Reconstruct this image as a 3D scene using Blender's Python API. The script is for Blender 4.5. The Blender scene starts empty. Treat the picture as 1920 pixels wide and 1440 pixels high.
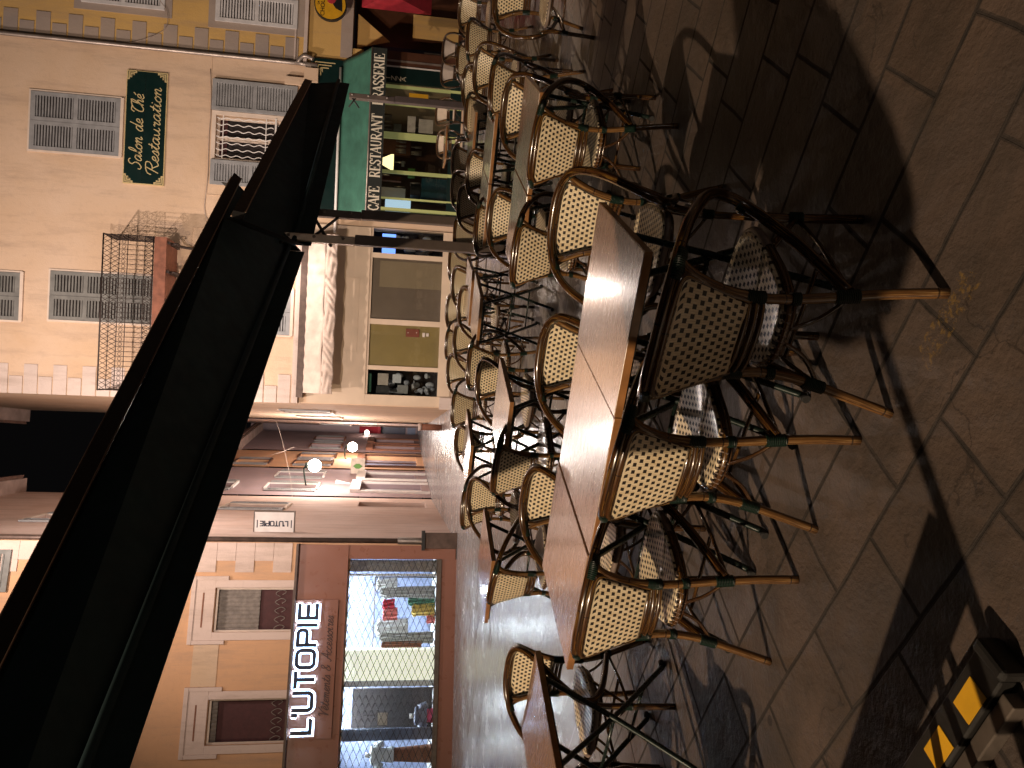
import bpy, math, random
from math import sin, cos, pi, radians, atan2, sqrt, floor
from mathutils import Vector, Matrix
random.seed(7)
S = bpy.context.scene
COL = S.collection

# ------------------------------------------------------------------ camera
F, PITCH, ROLL, H = 1442.0, radians(8.8), radians(2.4), 1.55
FWD = Vector((0, cos(PITCH), -sin(PITCH)))
_up = Vector((1, 0, 0)).cross(FWD)
RGT = Vector((1, 0, 0)) * cos(ROLL) + _up * sin(ROLL)
UPV = Vector((-1, 0, 0)) * sin(ROLL) + _up * cos(ROLL)
cam = bpy.data.cameras.new('camera')
cam.sensor_width = 36.0
cam.lens = F / 1920 * 36
cam.clip_start, cam.clip_end = 0.05, 500
co = bpy.data.objects.new('camera', cam)
COL.objects.link(co)
X_, Y_, Z_ = -UPV, RGT, -FWD          # the phone was held upright, the picture lies on its side
co.matrix_world = Matrix(((X_.x, Y_.x, Z_.x, 0), (X_.y, Y_.y, Z_.y, 0), (X_.z, Y_.z, Z_.z, H), (0, 0, 0, 1)))
S.camera = co

def ray(x, y):
    return FWD + RGT * ((720 - y) / F) + UPV * ((960 - x) / F)
def atz(x, y, z=0.0):
    d = ray(x, y); return d * ((z - H) / d.z) + Vector((0, 0, H))
def atY(x, y, Y):
    d = ray(x, y); return d * (Y / d.y) + Vector((0, 0, H))

# ------------------------------------------------------------------ world, lamps, exposure
w = bpy.data.worlds.new('World'); S.world = w; w.use_nodes = True
w.node_tree.nodes['Background'].inputs[0].default_value = (0.10, 0.09, 0.095, 1)
w.node_tree.nodes['Background'].inputs[1].default_value = 0.022
S.view_settings.view_transform = 'Standard'
S.view_settings.look = 'None'
S.view_settings.exposure = 0.0
S.view_settings.gamma = 1.0
S.cycles.max_bounces = 6
S.cycles.sample_clamp_indirect = 4.0

def lamp(name, kind, loc, energy, color, size=0.1, target=None, cone=None, blend=1.0):
    l = bpy.data.lights.new(name, kind)
    l.energy = energy; l.color = color
    if kind in ('POINT', 'SPOT'): l.shadow_soft_size = size
    if kind == 'SPOT': l.spot_size = radians(cone); l.spot_blend = blend
    if kind == 'AREA': l.size = size
    o = bpy.data.objects.new(name, l); COL.objects.link(o); o.location = loc
    if target is not None:
        o.rotation_euler = (Vector(target) - Vector(loc)).to_track_quat('-Z', 'Y').to_euler()
    return o
# sodium street lamp behind the photographer's left shoulder (long shadows over the paving)
lamp('street_lamp_light', 'SPOT', (-10.4, -4.2, 9.3), 10000, (1.0, 0.75, 0.51), 0.10, (2, 4, 0), 120)
# white lantern high on the left house: throws the balcony shadow on the pale facade
lamp('lantern_light', 'SPOT', (-2.7, 12.6, 12.0), 3900, (1.0, 0.80, 0.70), 0.12, (3.0, 19.5, 4.0), 150)
# lower street lamp above the near awning, just over the top of the photo
lamp('lantern_light', 'SPOT', (-1.3, 9.0, 6.7), 2500, (1.0, 0.82, 0.74), 0.15, (1.0, 20.5, 4.2), 120)
# unseen fill light added behind the camera
lamp('fill_light', 'POINT', (4.5, -10.5, 5.5), 200, (1.0, 0.84, 0.74), 0.5)

# ------------------------------------------------------------------ node helpers
class NT:
    def __init__(s, name):
        s.m = bpy.data.materials.new(name); s.m.use_nodes = True
        s.t = s.m.node_tree; s.n = s.t.nodes; s.l = s.t.links
        s.b = s.n['Principled BSDF']
    def node(s, t, **k):
        n = s.n.new(t)
        for a, v in k.items(): setattr(n, a, v)
        return n
    def put(s, sock, v):
        if isinstance(v, bpy.types.NodeSocket): s.l.new(v, sock)
        else:
            try: sock.default_value = v
            except Exception: sock.default_value = tuple(v) + (1,)
    def math(s, op, a, b=0.0, c=None):
        n = s.node('ShaderNodeMath', operation=op); s.put(n.inputs[0], a); s.put(n.inputs[1], b)
        if c is not None: s.put(n.inputs[2], c)
        return n.outputs[0]
    def mix(s, f, a, b, mode='MIX'):
        n = s.node('ShaderNodeMix', data_type='RGBA', blend_type=mode)
        s.put(n.inputs[0], f)
        for k, v in ((6, a), (7, b)):
            if isinstance(v, bpy.types.NodeSocket): s.l.new(v, n.inputs[k])
            else: n.inputs[k].default_value = (v[0], v[1], v[2], 1)
        return n.outputs[2]
    def noise(s, vec, scale, detail=4, rough=0.55, dist=0.0):
        n = s.node('ShaderNodeTexNoise'); s.put(n.inputs['Vector'], vec)
        n.inputs['Scale'].default_value = scale; n.inputs['Detail'].default_value = detail
        n.inputs['Roughness'].default_value = rough; n.inputs['Distortion'].default_value = dist
        return n.outputs[0]
    def ramp(s, f, stops):
        n = s.node('ShaderNodeValToRGB'); s.put(n.inputs[0], f); cr = n.color_ramp
        while len(cr.elements) < len(stops): cr.elements.new(0.5)
        for e, (p, c) in zip(cr.elements, stops):
            e.position = p; e.color = (c, c, c, 1) if isinstance(c, (int, float)) else (c[0], c[1], c[2], 1)
        return n.outputs[0]
    def mapping(s, vec, scale=(1, 1, 1), rot=(0, 0, 0)):
        n = s.node('ShaderNodeMapping'); s.put(n.inputs[0], vec)
        n.inputs['Scale'].default_value = scale; n.inputs['Rotation'].default_value = rot
        return n.outputs[0]
    def bump(s, h, strength, dist=0.01, normal=None):
        n = s.node('ShaderNodeBump'); s.put(n.inputs['Height'], h)
        n.inputs['Strength'].default_value = strength; n.inputs['Distance'].default_value = dist
        if normal is not None: s.l.new(normal, n.inputs['Normal'])
        return n.outputs[0]
    @property
    def obj(s): return s.node('ShaderNodeTexCoord').outputs['Object']
    @property
    def pos(s): return s.node('ShaderNodeNewGeometry').outputs['Position']
    @property
    def uv(s): return s.node('ShaderNodeTexCoord').outputs['UV']
    def set(s, color=None, rough=None, metal=None, normal=None, coat=None, coat_rough=None, spec=None, ior=None):
        b = s.b
        if ior is not None: b.inputs['IOR'].default_value = ior; b.inputs['Coat IOR'].default_value = ior
        if color is not None: s.put(b.inputs['Base Color'], color)
        if rough is not None: s.put(b.inputs['Roughness'], rough)
        if metal is not None: s.put(b.inputs['Metallic'], metal)
        if normal is not None: s.put(b.inputs['Normal'], normal)
        if coat is not None: s.put(b.inputs['Coat Weight'], coat)
        if coat_rough is not None: s.put(b.inputs['Coat Roughness'], coat_rough)
        if spec is not None: s.put(b.inputs['Specular IOR Level'], spec)
        return s.m

def plain(name, c, rough=0.5, metal=0.0, var=0.25, scale=6.0, bump=0.0, coat=0.0):
    t = NT(name); p = t.obj
    n = t.noise(p, scale, 5)
    k = t.ramp(n, [(0.3, 1 - var), (0.7, 1 + var * 0.4)])
    col = t.mix(1.0, c, k, 'MULTIPLY')
    r = t.math('MULTIPLY_ADD', t.noise(p, scale * 2.3, 3), 0.25, rough - 0.12)
    nm = t.bump(t.noise(p, scale * 9, 4), bump, 0.01) if bump else None
    return t.set(col, r, metal, nm, coat)
def emit(name, c, strength):
    t = NT(name); t.set(c, 0.5)
    t.b.inputs['Emission Color'].default_value = (c[0], c[1], c[2], 1)
    t.b.inputs['Emission Strength'].default_value = strength
    return t.m

def m_stucco(name, c1, c2, dirt=(0.30, 0.22, 0.17)):
    t = NT(name); p = t.pos
    a = t.noise(p, 0.55, 6, 0.6, 0.4)
    col = t.mix(t.ramp(a, [(0.35, 0.0), (0.65, 1.0)]), c1, c2)
    b = t.noise(t.mapping(p, (1.5, 1.5, 0.22)), 2.0, 6, 0.7)
    col = t.mix(t.math('MULTIPLY', t.ramp(b, [(0.50, 0.0), (0.72, 1.0)]), 0.5), col, dirt)
    col = t.mix(t.math('MULTIPLY', t.ramp(t.noise(p, 9, 4), [(0.55, 0.0), (0.8, 1.0)]), 0.18), col, dirt)
    h = t.math('ADD', t.noise(p, 45, 3), t.math('MULTIPLY', t.noise(p, 6, 3), 1.5))
    return t.set(col, 0.85, 0, t.bump(h, 0.35, 0.012), spec=0.25)

def m_weave(name, cream, dark):
    t = NT(name); sx = t.node('ShaderNodeSeparateXYZ'); t.put(sx.inputs[0], t.uv)
    u, v = sx.outputs[0], sx.outputs[1]
    b = t.math('DIVIDE', v, 0.0235); row = t.math('FLOOR', b)
    a = t.math('ADD', t.math('DIVIDE', u, 0.0275), t.math('MULTIPLY', t.math('MODULO', row, 2.0), 0.5))
    fa = t.math('ABSOLUTE', t.math('SUBTRACT', t.math('FRACT', a), 0.5))
    fb = t.math('ABSOLUTE', t.math('SUBTRACT', t.math('FRACT', b), 0.5))
    hole = t.math('MULTIPLY', t.math('LESS_THAN', fa, 0.25), t.math('LESS_THAN', fb, 0.30))
    # strands: fine lines along both directions
    sa = t.math('FRACT', t.math('MULTIPLY', a, 4.0)); sb = t.math('FRACT', t.math('MULTIPLY', b, 2.0))
    line = t.math('LESS_THAN', t.math('ABSOLUTE', t.math('SUBTRACT', sa, 0.5)), 0.40)
    wv = t.math('SINE', t.math('MULTIPLY', t.math('ADD', b, t.math('MULTIPLY', t.math('FLOOR', t.math('MULTIPLY', a, 2.0)), 0.5)), 6.283))
    var = t.noise(t.mapping(t.uv, (60, 9, 1)), 1.0, 3)
    c = t.mix(t.ramp(var, [(0.3, 0.0), (0.75, 1.0)]), cream, (cream[0] * .72, cream[1] * .64, cream[2] * .52))
    c = t.mix(t.math('MULTIPLY', t.math('SUBTRACT', 1.0, line), 0.45), c, (cream[0] * .45, cream[1] * .36, cream[2] * .26))
    c = t.mix(hole, c, dark)
    h = t.math('ADD', t.math('MULTIPLY', t.math('SUBTRACT', 1.0, hole), 0.8), t.math('ADD', t.math('MULTIPLY', wv, 0.22), t.math('MULTIPLY', line, 0.25)))
    r = t.math('MULTIPLY_ADD', hole, 0.3, 0.30)
    return t.set(c, r, 0, t.bump(h, 0.55, 0.004), coat=0.35, coat_rough=0.16)

def m_rattan(name, dark, mid, light, bias=0.0):
    t = NT(name); uv = t.uv
    s = t.noise(t.mapping(uv, (9, 1.6, 1)), 1.0, 5, 0.6, 0.3)
    s2 = t.noise(t.mapping(uv, (22, 7, 1)), 1.0, 4)
    c = t.mix(t.ramp(s, [(0.38 + bias, 0.0), (0.56 + bias, 1.0)]), dark, mid)
    c = t.mix(t.ramp(s2, [(0.52 + bias, 0.0), (0.68 + bias, 1.0)]), c, light)
    sx = t.node('ShaderNodeSeparateXYZ'); t.put(sx.inputs[0], uv)
    fr = t.math('ABSOLUTE', t.math('SUBTRACT', t.math('FRACT', t.math('ADD', t.math('DIVIDE', sx.outputs[1], 0.23), 0.37)), 0.5))
    ring = t.math('LESS_THAN', fr, 0.012)
    c = t.mix(t.math('MULTIPLY', ring, 0.8), c, (0.012, 0.006, 0.004))
    n = t.bump(t.math('SUBTRACT', t.math('MULTIPLY', s2, 0.4), t.math('LESS_THAN', fr, 0.02)), 0.3, 0.002)
    return t.set(c, 0.24, 0, n, coat=0.6, coat_rough=0.10)

def m_binding():
    t = NT('green_cane_binding'); sx = t.node('ShaderNodeSeparateXYZ'); t.put(sx.inputs[0], t.uv)
    r = t.math('SINE', t.math('MULTIPLY', sx.outputs[1], 6.283 / 0.0065))
    c = t.mix(t.math('MULTIPLY_ADD', r, 0.5, 0.5), (0.003, 0.008, 0.006), (0.008, 0.034, 0.022))
    return t.set(c, 0.38, 0, t.bump(r, 0.8, 0.003), spec=0.4)

def m_wood_top():
    t = NT('varnished_table_wood'); p = t.obj
    g = t.noise(t.mapping(p, (1.2, 16, 8)), 3.0, 6, 0.6, 0.6)
    c = t.mix(t.ramp(g, [(0.35, 0.0), (0.62, 1.0)]), (0.24, 0.125, 0.078), (0.38, 0.225, 0.15))
    c = t.mix(t.math('MULTIPLY', t.ramp(t.noise(p, 5, 4), [(0.45, 0), (0.8, 1)]), 0.35), c, (0.22, 0.12, 0.085))
    sm = t.noise(t.mapping(p, (5, 40, 1)), 2.0, 5, 0.7)
    r = t.math('MULTIPLY_ADD', sm, 0.22, 0.17)
    return t.set(c, r, 0, t.bump(t.math('ADD', t.math('MULTIPLY', sm, .5), t.noise(p, 70, 2)), 0.06, 0.002), coat=1.0, coat_rough=0.14, spec=1.0, ior=1.95)

def m_paving():
    t = NT('stone_paving'); p = t.pos
    q = t.mapping(p, (1, 1, 1), (0, 0, radians(37)))
    wob = t.noise(p, 1.1, 3)
    cmb = t.node('ShaderNodeVectorMath', operation='ADD'); t.put(cmb.inputs[0], q)
    nz = t.node('ShaderNodeTexNoise'); t.put(nz.inputs['Vector'], p); nz.inputs['Scale'].default_value = 2.2; nz.inputs['Detail'].default_value = 5
    sc = t.node('ShaderNodeVectorMath', operation='SCALE'); t.put(sc.inputs[0], nz.outputs['Color']); sc.inputs['Scale'].default_value = 0.035
    t.put(cmb.inputs[1], sc.outputs[0])
    def brick(mortar, c1, c2, cm):
        b = t.node('ShaderNodeTexBrick', offset=0.43, offset_frequency=2, squash=1.25, squash_frequency=3)
        t.put(b.inputs['Vector'], cmb.outputs[0])
        b.inputs['Scale'].default_value = 1.0; b.inputs['Mortar Size'].default_value = mortar
        b.inputs['Mortar Smooth'].default_value = 0.3; b.inputs['Bias'].default_value = 0.0
        b.inputs['Brick Width'].default_value = 0.50; b.inputs['Row Height'].default_value = 0.315
        for k, c in (('Color1', c1), ('Color2', c2), ('Mortar', cm)): b.inputs[k].default_value = c + (1,)
        return b
    b = brick(0.004, (0.072, 0.050, 0.038), (0.105, 0.074, 0.058), (0.018, 0.014, 0.012))
    b2 = brick(0.011, (1, 1, 1), (1, 1, 1), (0, 0, 0))
    n1 = t.noise(p, 3.0, 8, 0.65); n2 = t.noise(p, 0.5, 4, 0.5, 0.5); n3 = t.noise(p, 14, 6, 0.7)
    c = t.mix(t.math('MULTIPLY', t.ramp(n1, [(0.42, 0.0), (0.60, 1.0)]), 0.75), b.outputs[0], (0.045, 0.035, 0.028))
    c = t.mix(t.math('MULTIPLY', t.ramp(n2, [(0.45, 0), (0.62, 1)]), 0.4), c, (0.125, 0.088, 0.069))
    c = t.mix(t.math('MULTIPLY', t.ramp(n3, [(0.6, 0), (0.74, 1)]), 0.5), c, (0.03, 0.023, 0.019))
    # every slab a little different, grime along the joints, fine cracks
    wn = t.node('ShaderNodeTexWhiteNoise', noise_dimensions='2D'); fl = t.node('ShaderNodeVectorMath', operation='FLOOR')
    t.put(fl.inputs[0], t.mapping(q, (1.79, 2.9, 1))); t.put(wn.inputs[0], fl.outputs[0])
    c = t.mix(t.math('MULTIPLY', wn.outputs[0], 0.45), c, (0.05, 0.042, 0.04))
    gr = t.math('MULTIPLY', b2.outputs['Fac'], t.ramp(t.noise(p, 5, 5, 0.7), [(0.35, 0.45), (0.60, 1.0)]))
    c = t.mix(t.math('MULTIPLY', gr, 0.95), c, (0.022, 0.017, 0.014))
    ck = t.node('ShaderNodeTexVoronoi', feature='DISTANCE_TO_EDGE'); ckv = t.node('ShaderNodeVectorMath', operation='ADD')
    t.put(ckv.inputs[0], p); nz2 = t.node('ShaderNodeTexNoise'); t.put(nz2.inputs['Vector'], p); nz2.inputs['Scale'].default_value = 3.0; nz2.inputs['Detail'].default_value = 8
    sc2 = t.node('ShaderNodeVectorMath', operation='SCALE'); t.put(sc2.inputs[0], nz2.outputs['Color']); sc2.inputs['Scale'].default_value = 0.9; t.put(ckv.inputs[1], sc2.outputs[0])
    t.put(ck.inputs['Vector'], ckv.outputs[0]); ck.inputs['Scale'].default_value = 1.25
    crack = t.math('MULTIPLY', t.math('LESS_THAN', ck.outputs['Distance'], 0.006), t.math('GREATER_THAN', t.noise(p, 0.9, 3), 0.50))
    c = t.mix(t.math('MULTIPLY', crack, 0.5), c, (0.016, 0.012, 0.010))
    # flaked patches near the joints, dark spots (chewing gum)
    vo = t.node('ShaderNodeTexVoronoi', feature='F1'); t.put(vo.inputs['Vector'], p); vo.inputs['Scale'].default_value = 2.6
    spot = t.math('LESS_THAN', vo.outputs['Distance'], 0.055)
    c = t.mix(t.math('MULTIPLY', spot, 0.75), c, (0.016, 0.013, 0.012))
    # rubbed yellow marking paint beside the nearest chair and the joint to its left
    sx = t.node('ShaderNodeSeparateXYZ'); t.put(sx.inputs[0], q)
    def band(a, v, wd): return t.math('LESS_THAN', t.math('ABSOLUTE', t.math('SUBTRACT', v, a)), wd)
    px = atz(1782, 585, 0); qy = -sin(radians(37)) * 0 + (px.x * sin(radians(37)) + px.y * cos(radians(37)))
    near = t.node('ShaderNodeVectorMath', operation='DISTANCE'); t.put(near.inputs[0], p); near.inputs[1].default_value = (px.x - .05, px.y - .03, 0)
    yel = t.math('MULTIPLY', band(qy, sx.outputs[1], 0.045), t.math('MULTIPLY', t.math('LESS_THAN', near.outputs['Value'], 0.16), t.math('GREATER_THAN', t.noise(p, 34, 6, .8), 0.54)))
    c = t.mix(t.math('MULTIPLY', yel, 0.25), c, (0.42, 0.24, 0.02))
    # smoother street towards the shops, its colour paled for the light there
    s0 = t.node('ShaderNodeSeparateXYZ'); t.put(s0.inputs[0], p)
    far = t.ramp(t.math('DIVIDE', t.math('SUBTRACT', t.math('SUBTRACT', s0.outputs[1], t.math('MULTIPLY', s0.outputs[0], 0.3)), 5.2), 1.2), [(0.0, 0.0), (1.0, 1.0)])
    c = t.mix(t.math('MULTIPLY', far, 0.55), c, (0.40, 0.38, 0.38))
    streak = t.noise(t.mapping(p, (3.5, 0.5, 1), (0, 0, 0.2)), 4.0, 6, 0.7)
    r0 = t.math('MULTIPLY_ADD', t.noise(p, 1.3, 6, 0.6), 0.35, 0.30)
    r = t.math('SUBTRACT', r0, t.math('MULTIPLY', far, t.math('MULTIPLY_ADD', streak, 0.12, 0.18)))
    h = t.math('ADD', t.math('MULTIPLY', t.math('ADD', b.outputs['Fac'], t.math('MULTIPLY', crack, 0.7)), -0.13), t.math('ADD', t.math('MULTIPLY', n1, 1.3), t.math('MULTIPLY', n3, 0.35)))
    hb = t.math('ADD', h, t.math('MULTIPLY', t.noise(p, 60, 3), 0.10))
    hb = t.math('ADD', hb, t.math('MULTIPLY', b2.outputs['Fac'], -0.02))
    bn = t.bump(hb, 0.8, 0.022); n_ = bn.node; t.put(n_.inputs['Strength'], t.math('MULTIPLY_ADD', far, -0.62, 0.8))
    r = t.math('MAXIMUM', r, t.math('MULTIPLY', b2.outputs['Fac'], 0.85))
    return t.set(c, r, 0, bn, spec=0.38)

M = {}
M['stucco'] = m_stucco('pink_ochre_stucco', (0.58, 0.41, 0.27), (0.62, 0.46, 0.33))
M['stucco_y'] = m_stucco('ochre_yellow_stucco', (0.58, 0.37, 0.13), (0.54, 0.34, 0.115), (0.35, 0.24, 0.15))
M['stucco_l'] = m_stucco('peach_stucco', (0.62, 0.36, 0.20), (0.56, 0.33, 0.19))
M['stucco_a'] = m_stucco('pale_alley_plaster', (0.68, 0.54, 0.48), (0.60, 0.44, 0.37))
M['stucco_b'] = m_stucco('mauve_plaster', (0.36, 0.27, 0.28), (0.30, 0.23, 0.24))
M['stone'] = m_stucco('pale_quoin_stone', (0.60, 0.50, 0.44), (0.52, 0.43, 0.38))
M['stone_g'] = m_stucco('grey_quoin_stone', (0.38, 0.30, 0.24), (0.30, 0.25, 0.22))
M['band'] = m_stucco('white_painted_band', (0.60, 0.47, 0.40), (0.62, 0.49, 0.43))
M['weave'] = m_weave('cream_woven_cane', (0.84, 0.73, 0.53), (0.012, 0.007, 0.005))
M['rattan'] = m_rattan('dark_rattan', (0.014, 0.006, 0.003), (0.070, 0.028, 0.009), (0.24, 0.13, 0.025), 0.02)
M['rattan_l'] = m_rattan('light_rattan', (0.045, 0.019, 0.007), (0.15, 0.070, 0.022), (0.32, 0.19, 0.07), 0.0)
M['bind'] = m_binding()
M['edging'] = plain('dark_braid', (0.012, 0.013, 0.010), 0.5, 0, 0.3, 60)
M['wrap'] = plain('grey_cane_wrapping', (0.20, 0.15, 0.125), 0.35, 0, 0.3, 40)
M['top'] = m_wood_top()
M['edge'] = plain('table_edge_wood', (0.30, 0.135, 0.045), 0.35, 0, 0.35, 12, 0, 0.5)
M['iron'] = plain('dark_green_iron', (0.012, 0.022, 0.018), 0.28, 0.2, 0.3, 20, 0, 0.5)
M['rubber'] = plain('black_rubber', (0.015, 0.015, 0.015), 0.6)
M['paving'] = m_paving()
M['canopy'] = plain('dark_green_awning_cloth', (0.006, 0.026, 0.032), 0.85, 0, 0.3, 3)
M['bar'] = plain('dark_painted_steel', (0.006, 0.005, 0.005), 0.6, 0.0, 0.3, 8)
M['bar_edge'] = plain('bronze_edge_strip', (0.16, 0.10, 0.07), 0.35, 0.5, 0.3, 8)
M['post'] = plain('brown_painted_post', (0.13, 0.10, 0.085), 0.4, 0.2, 0.2, 6)
M['post_c'] = plain('cream_post_head', (0.60, 0.48, 0.36), 0.35, 0.3, 0.2, 6)
M['shutter'] = plain('grey_blue_shutter_paint', (0.27, 0.27, 0.27), 0.6, 0, 0.25, 5)
M['shutter_w'] = plain('white_shutter_paint', (0.58, 0.56, 0.55), 0.6, 0, 0.2, 5)
M['shutter_d'] = plain('weathered_shutter_paint', (0.19, 0.19, 0.175), 0.7, 0, 0.3, 5)
M['frame_w'] = plain('cream_window_paint', (0.66, 0.54, 0.44), 0.5, 0, 0.12, 4)
M['white'] = plain('white_paint', (0.74, 0.70, 0.66), 0.5, 0, 0.15, 4)
M['dark'] = plain('dark_interior', (0.018, 0.012, 0.011), 0.8)
M['maroon'] = plain('maroon_blind', (0.065, 0.018, 0.018), 0.75, 0, 0.2, 10)
M['curtain'] = plain('grey_curtain', (0.22, 0.19, 0.165), 0.9, 0, 0.3, 12)
M['railing'] = plain('rusty_wrought_iron', (0.045, 0.030, 0.025), 0.6, 0.3, 0.3, 8)
M['terracotta'] = plain('terracotta_slab', (0.25, 0.095, 0.055), 0.75, 0, 0.35, 7, 0.2)
M['sign_g'] = plain('bottle_green_board', (0.003, 0.016, 0.014), 0.35, 0, 0.2, 3, 0, 0.3)
M['gold'] = plain('pale_gold_lettering', (0.66, 0.52, 0.26), 0.45, 0.2, 0.1)
M['ivory'] = plain('ivory_lettering', (0.74, 0.68, 0.54), 0.6, 0, 0.1)
M['aw_green'] = plain('green_awning_fabric', (0.048, 0.165, 0.115), 0.7, 0, 0.35, 2.5, 0.1)
M['aw_cream'] = plain('cream_awning_fabric', (0.62, 0.50, 0.42), 0.8, 0, 0.25, 3, 0.4)
M['valance'] = plain('black_green_valance', (0.012, 0.016, 0.013), 0.7)
M['cream'] = plain('cream_shopfront_paint', (0.60, 0.47, 0.34), 0.5, 0, 0.12, 2)
M['pipe'] = plain('zinc_pipe', (0.38, 0.32, 0.28), 0.4, 0.6, 0.3, 5)
M['pipe_d'] = plain('dark_downpipe', (0.10, 0.065, 0.05), 0.5, 0.3, 0.4, 7)
M['brown'] = plain('brown_lacquered_fascia', (0.235, 0.105, 0.072), 0.30, 0, 0.06, 2, 0, 0.3)
M['navy'] = plain('navy_letter_face', (0.008, 0.012, 0.035), 0.4)
M['script'] = plain('dark_brown_script', (0.05, 0.02, 0.015), 0.5)
M['halo'] = emit('backlit_letter_panel', (0.34, 0.64, 1.0), 260.0)
M['halo_rim'] = emit('painted_letter_halo', (0.72, 0.84, 1.0), 2.6)  # glowing outline stands in for the halo cast on the board
M['grille'] = plain('steel_grille', (0.025, 0.023, 0.022), 0.45, 0.4)
M['red'] = plain('red_fabric', (0.42, 0.025, 0.04), 0.7)
M['pinkf'] = plain('pink_fabric', (0.55, 0.06, 0.14), 0.7)
M['coral'] = plain('coral_fabric', (0.65, 0.17, 0.15), 0.7)
M['whitef'] = plain('white_cotton', (0.72, 0.75, 0.78), 0.8, 0, 0.2, 7)
M['greyf'] = plain('grey_knit', (0.33, 0.33, 0.32), 0.85, 0, 0.2, 12)
M['brownf'] = plain('brown_suede', (0.22, 0.09, 0.05), 0.8, 0, 0.25, 9)
M['greenf'] = plain('dark_green_fabric', (0.04, 0.13, 0.08), 0.8)
M['yellowf'] = plain('mustard_print_fabric', (0.55, 0.40, 0.10), 0.8, 0, 0.5, 14)
M['bluewall'] = plain('slate_blue_shop_wall', (0.17, 0.20, 0.30), 0.35, 0, 0.4, 1.2)
M['panelc'] = emit('glowing_cream_partition', (0.95, 0.94, 0.78), 0.8)  # faint glow put in for shop light on the partition
M['tube'] = emit('shop_ceiling_tube', (0.84, 0.92, 1.0), 220.0)
M['screen'] = emit('blue_lit_screen', (0.16, 0.32, 0.95), 2.2)
M['paper'] = plain('pale_paper', (0.62, 0.54, 0.46), 0.8)
M['ochre'] = plain('ochre_backing_paper', (0.48, 0.34, 0.13), 0.35, 0, 0.15, 1.5)
M['umber'] = plain('umber_blind', (0.27, 0.195, 0.145), 0.35, 0, 0.15, 1.5)
M['umber_l'] = plain('tan_backing_board', (0.42, 0.31, 0.20), 0.4, 0, 0.1, 1.5)
M['plaque'] = plain('brick_brown_plaque', (0.15, 0.035, 0.015), 0.4)
M['lime'] = emit('lime_mullion_glow', (0.36, 0.38, 0.14), 0.22)  # light on the mullions put into their paint as a glow
M['cafe_glow'] = emit('cafe_lamp_shade', (1.0, 0.80, 0.38), 2.2)
M['tankglow'] = emit('lit_bottle_fridge', (0.45, 0.62, 0.75), 1.2)
M['teal'] = plain('dark_teal_counter', (0.015, 0.06, 0.075), 0.3)
M['wood_d'] = plain('dark_cafe_wood', (0.09, 0.035, 0.018), 0.4, 0, 0.3, 4)
M['leaf'] = plain('leaf_green', (0.10, 0.26, 0.05), 0.6)
M['yellow'] = plain('yellow_reflective_paint', (0.62, 0.33, 0.015), 0.45, 0, 0.15, 8)
M['black'] = plain('black_paint', (0.012, 0.011, 0.010), 0.5)
M['steel'] = plain('scuffed_grey_steel', (0.14, 0.115, 0.095), 0.4, 0.5, 0.3, 9)
M['globe'] = emit('street_lamp_globe', (1.0, 0.86, 0.70), 60.0)
M['lamp_small'] = emit('far_lamp_globe', (1.0, 0.86, 0.75), 25.0)
M['tile'] = plain('clay_roof_tiles', (0.22, 0.12, 0.085), 0.8, 0, 0.4, 4, 0.4)
M['eave'] = plain('plastered_eave', (0.42, 0.30, 0.25), 0.8, 0, 0.3, 2)
M['beige'] = plain('beige_padded_cane', (0.55, 0.45, 0.34), 0.7, 0, 0.15, 9)
M['bluep'] = plain('dark_blue_shopfront', (0.012, 0.016, 0.05), 0.35, 0, 0.2, 2)
M['cable'] = plain('pale_cable', (0.42, 0.33, 0.27), 0.6)
def m_glass():
    t = NT('shop_glass'); n = t.n; out = n['Material Output']
    g = t.node('ShaderNodeBsdfGlossy'); g.inputs['Roughness'].default_value = 0.03
    tr = t.node('ShaderNodeBsdfTransparent'); tr.inputs[0].default_value = (0.92, 0.94, 0.93, 1)
    fr = t.node('ShaderNodeFresnel'); fr.inputs[0].default_value = 1.5
    mx = t.node('ShaderNodeMixShader'); t.put(mx.inputs[0], t.math('ADD', fr.outputs[0], 0.03))
    t.l.new(tr.outputs[0], mx.inputs[1]); t.l.new(g.outputs[0], mx.inputs[2]); t.l.new(mx.outputs[0], out.inputs[0])
    return t.m
M['glass'] = m_glass()

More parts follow.
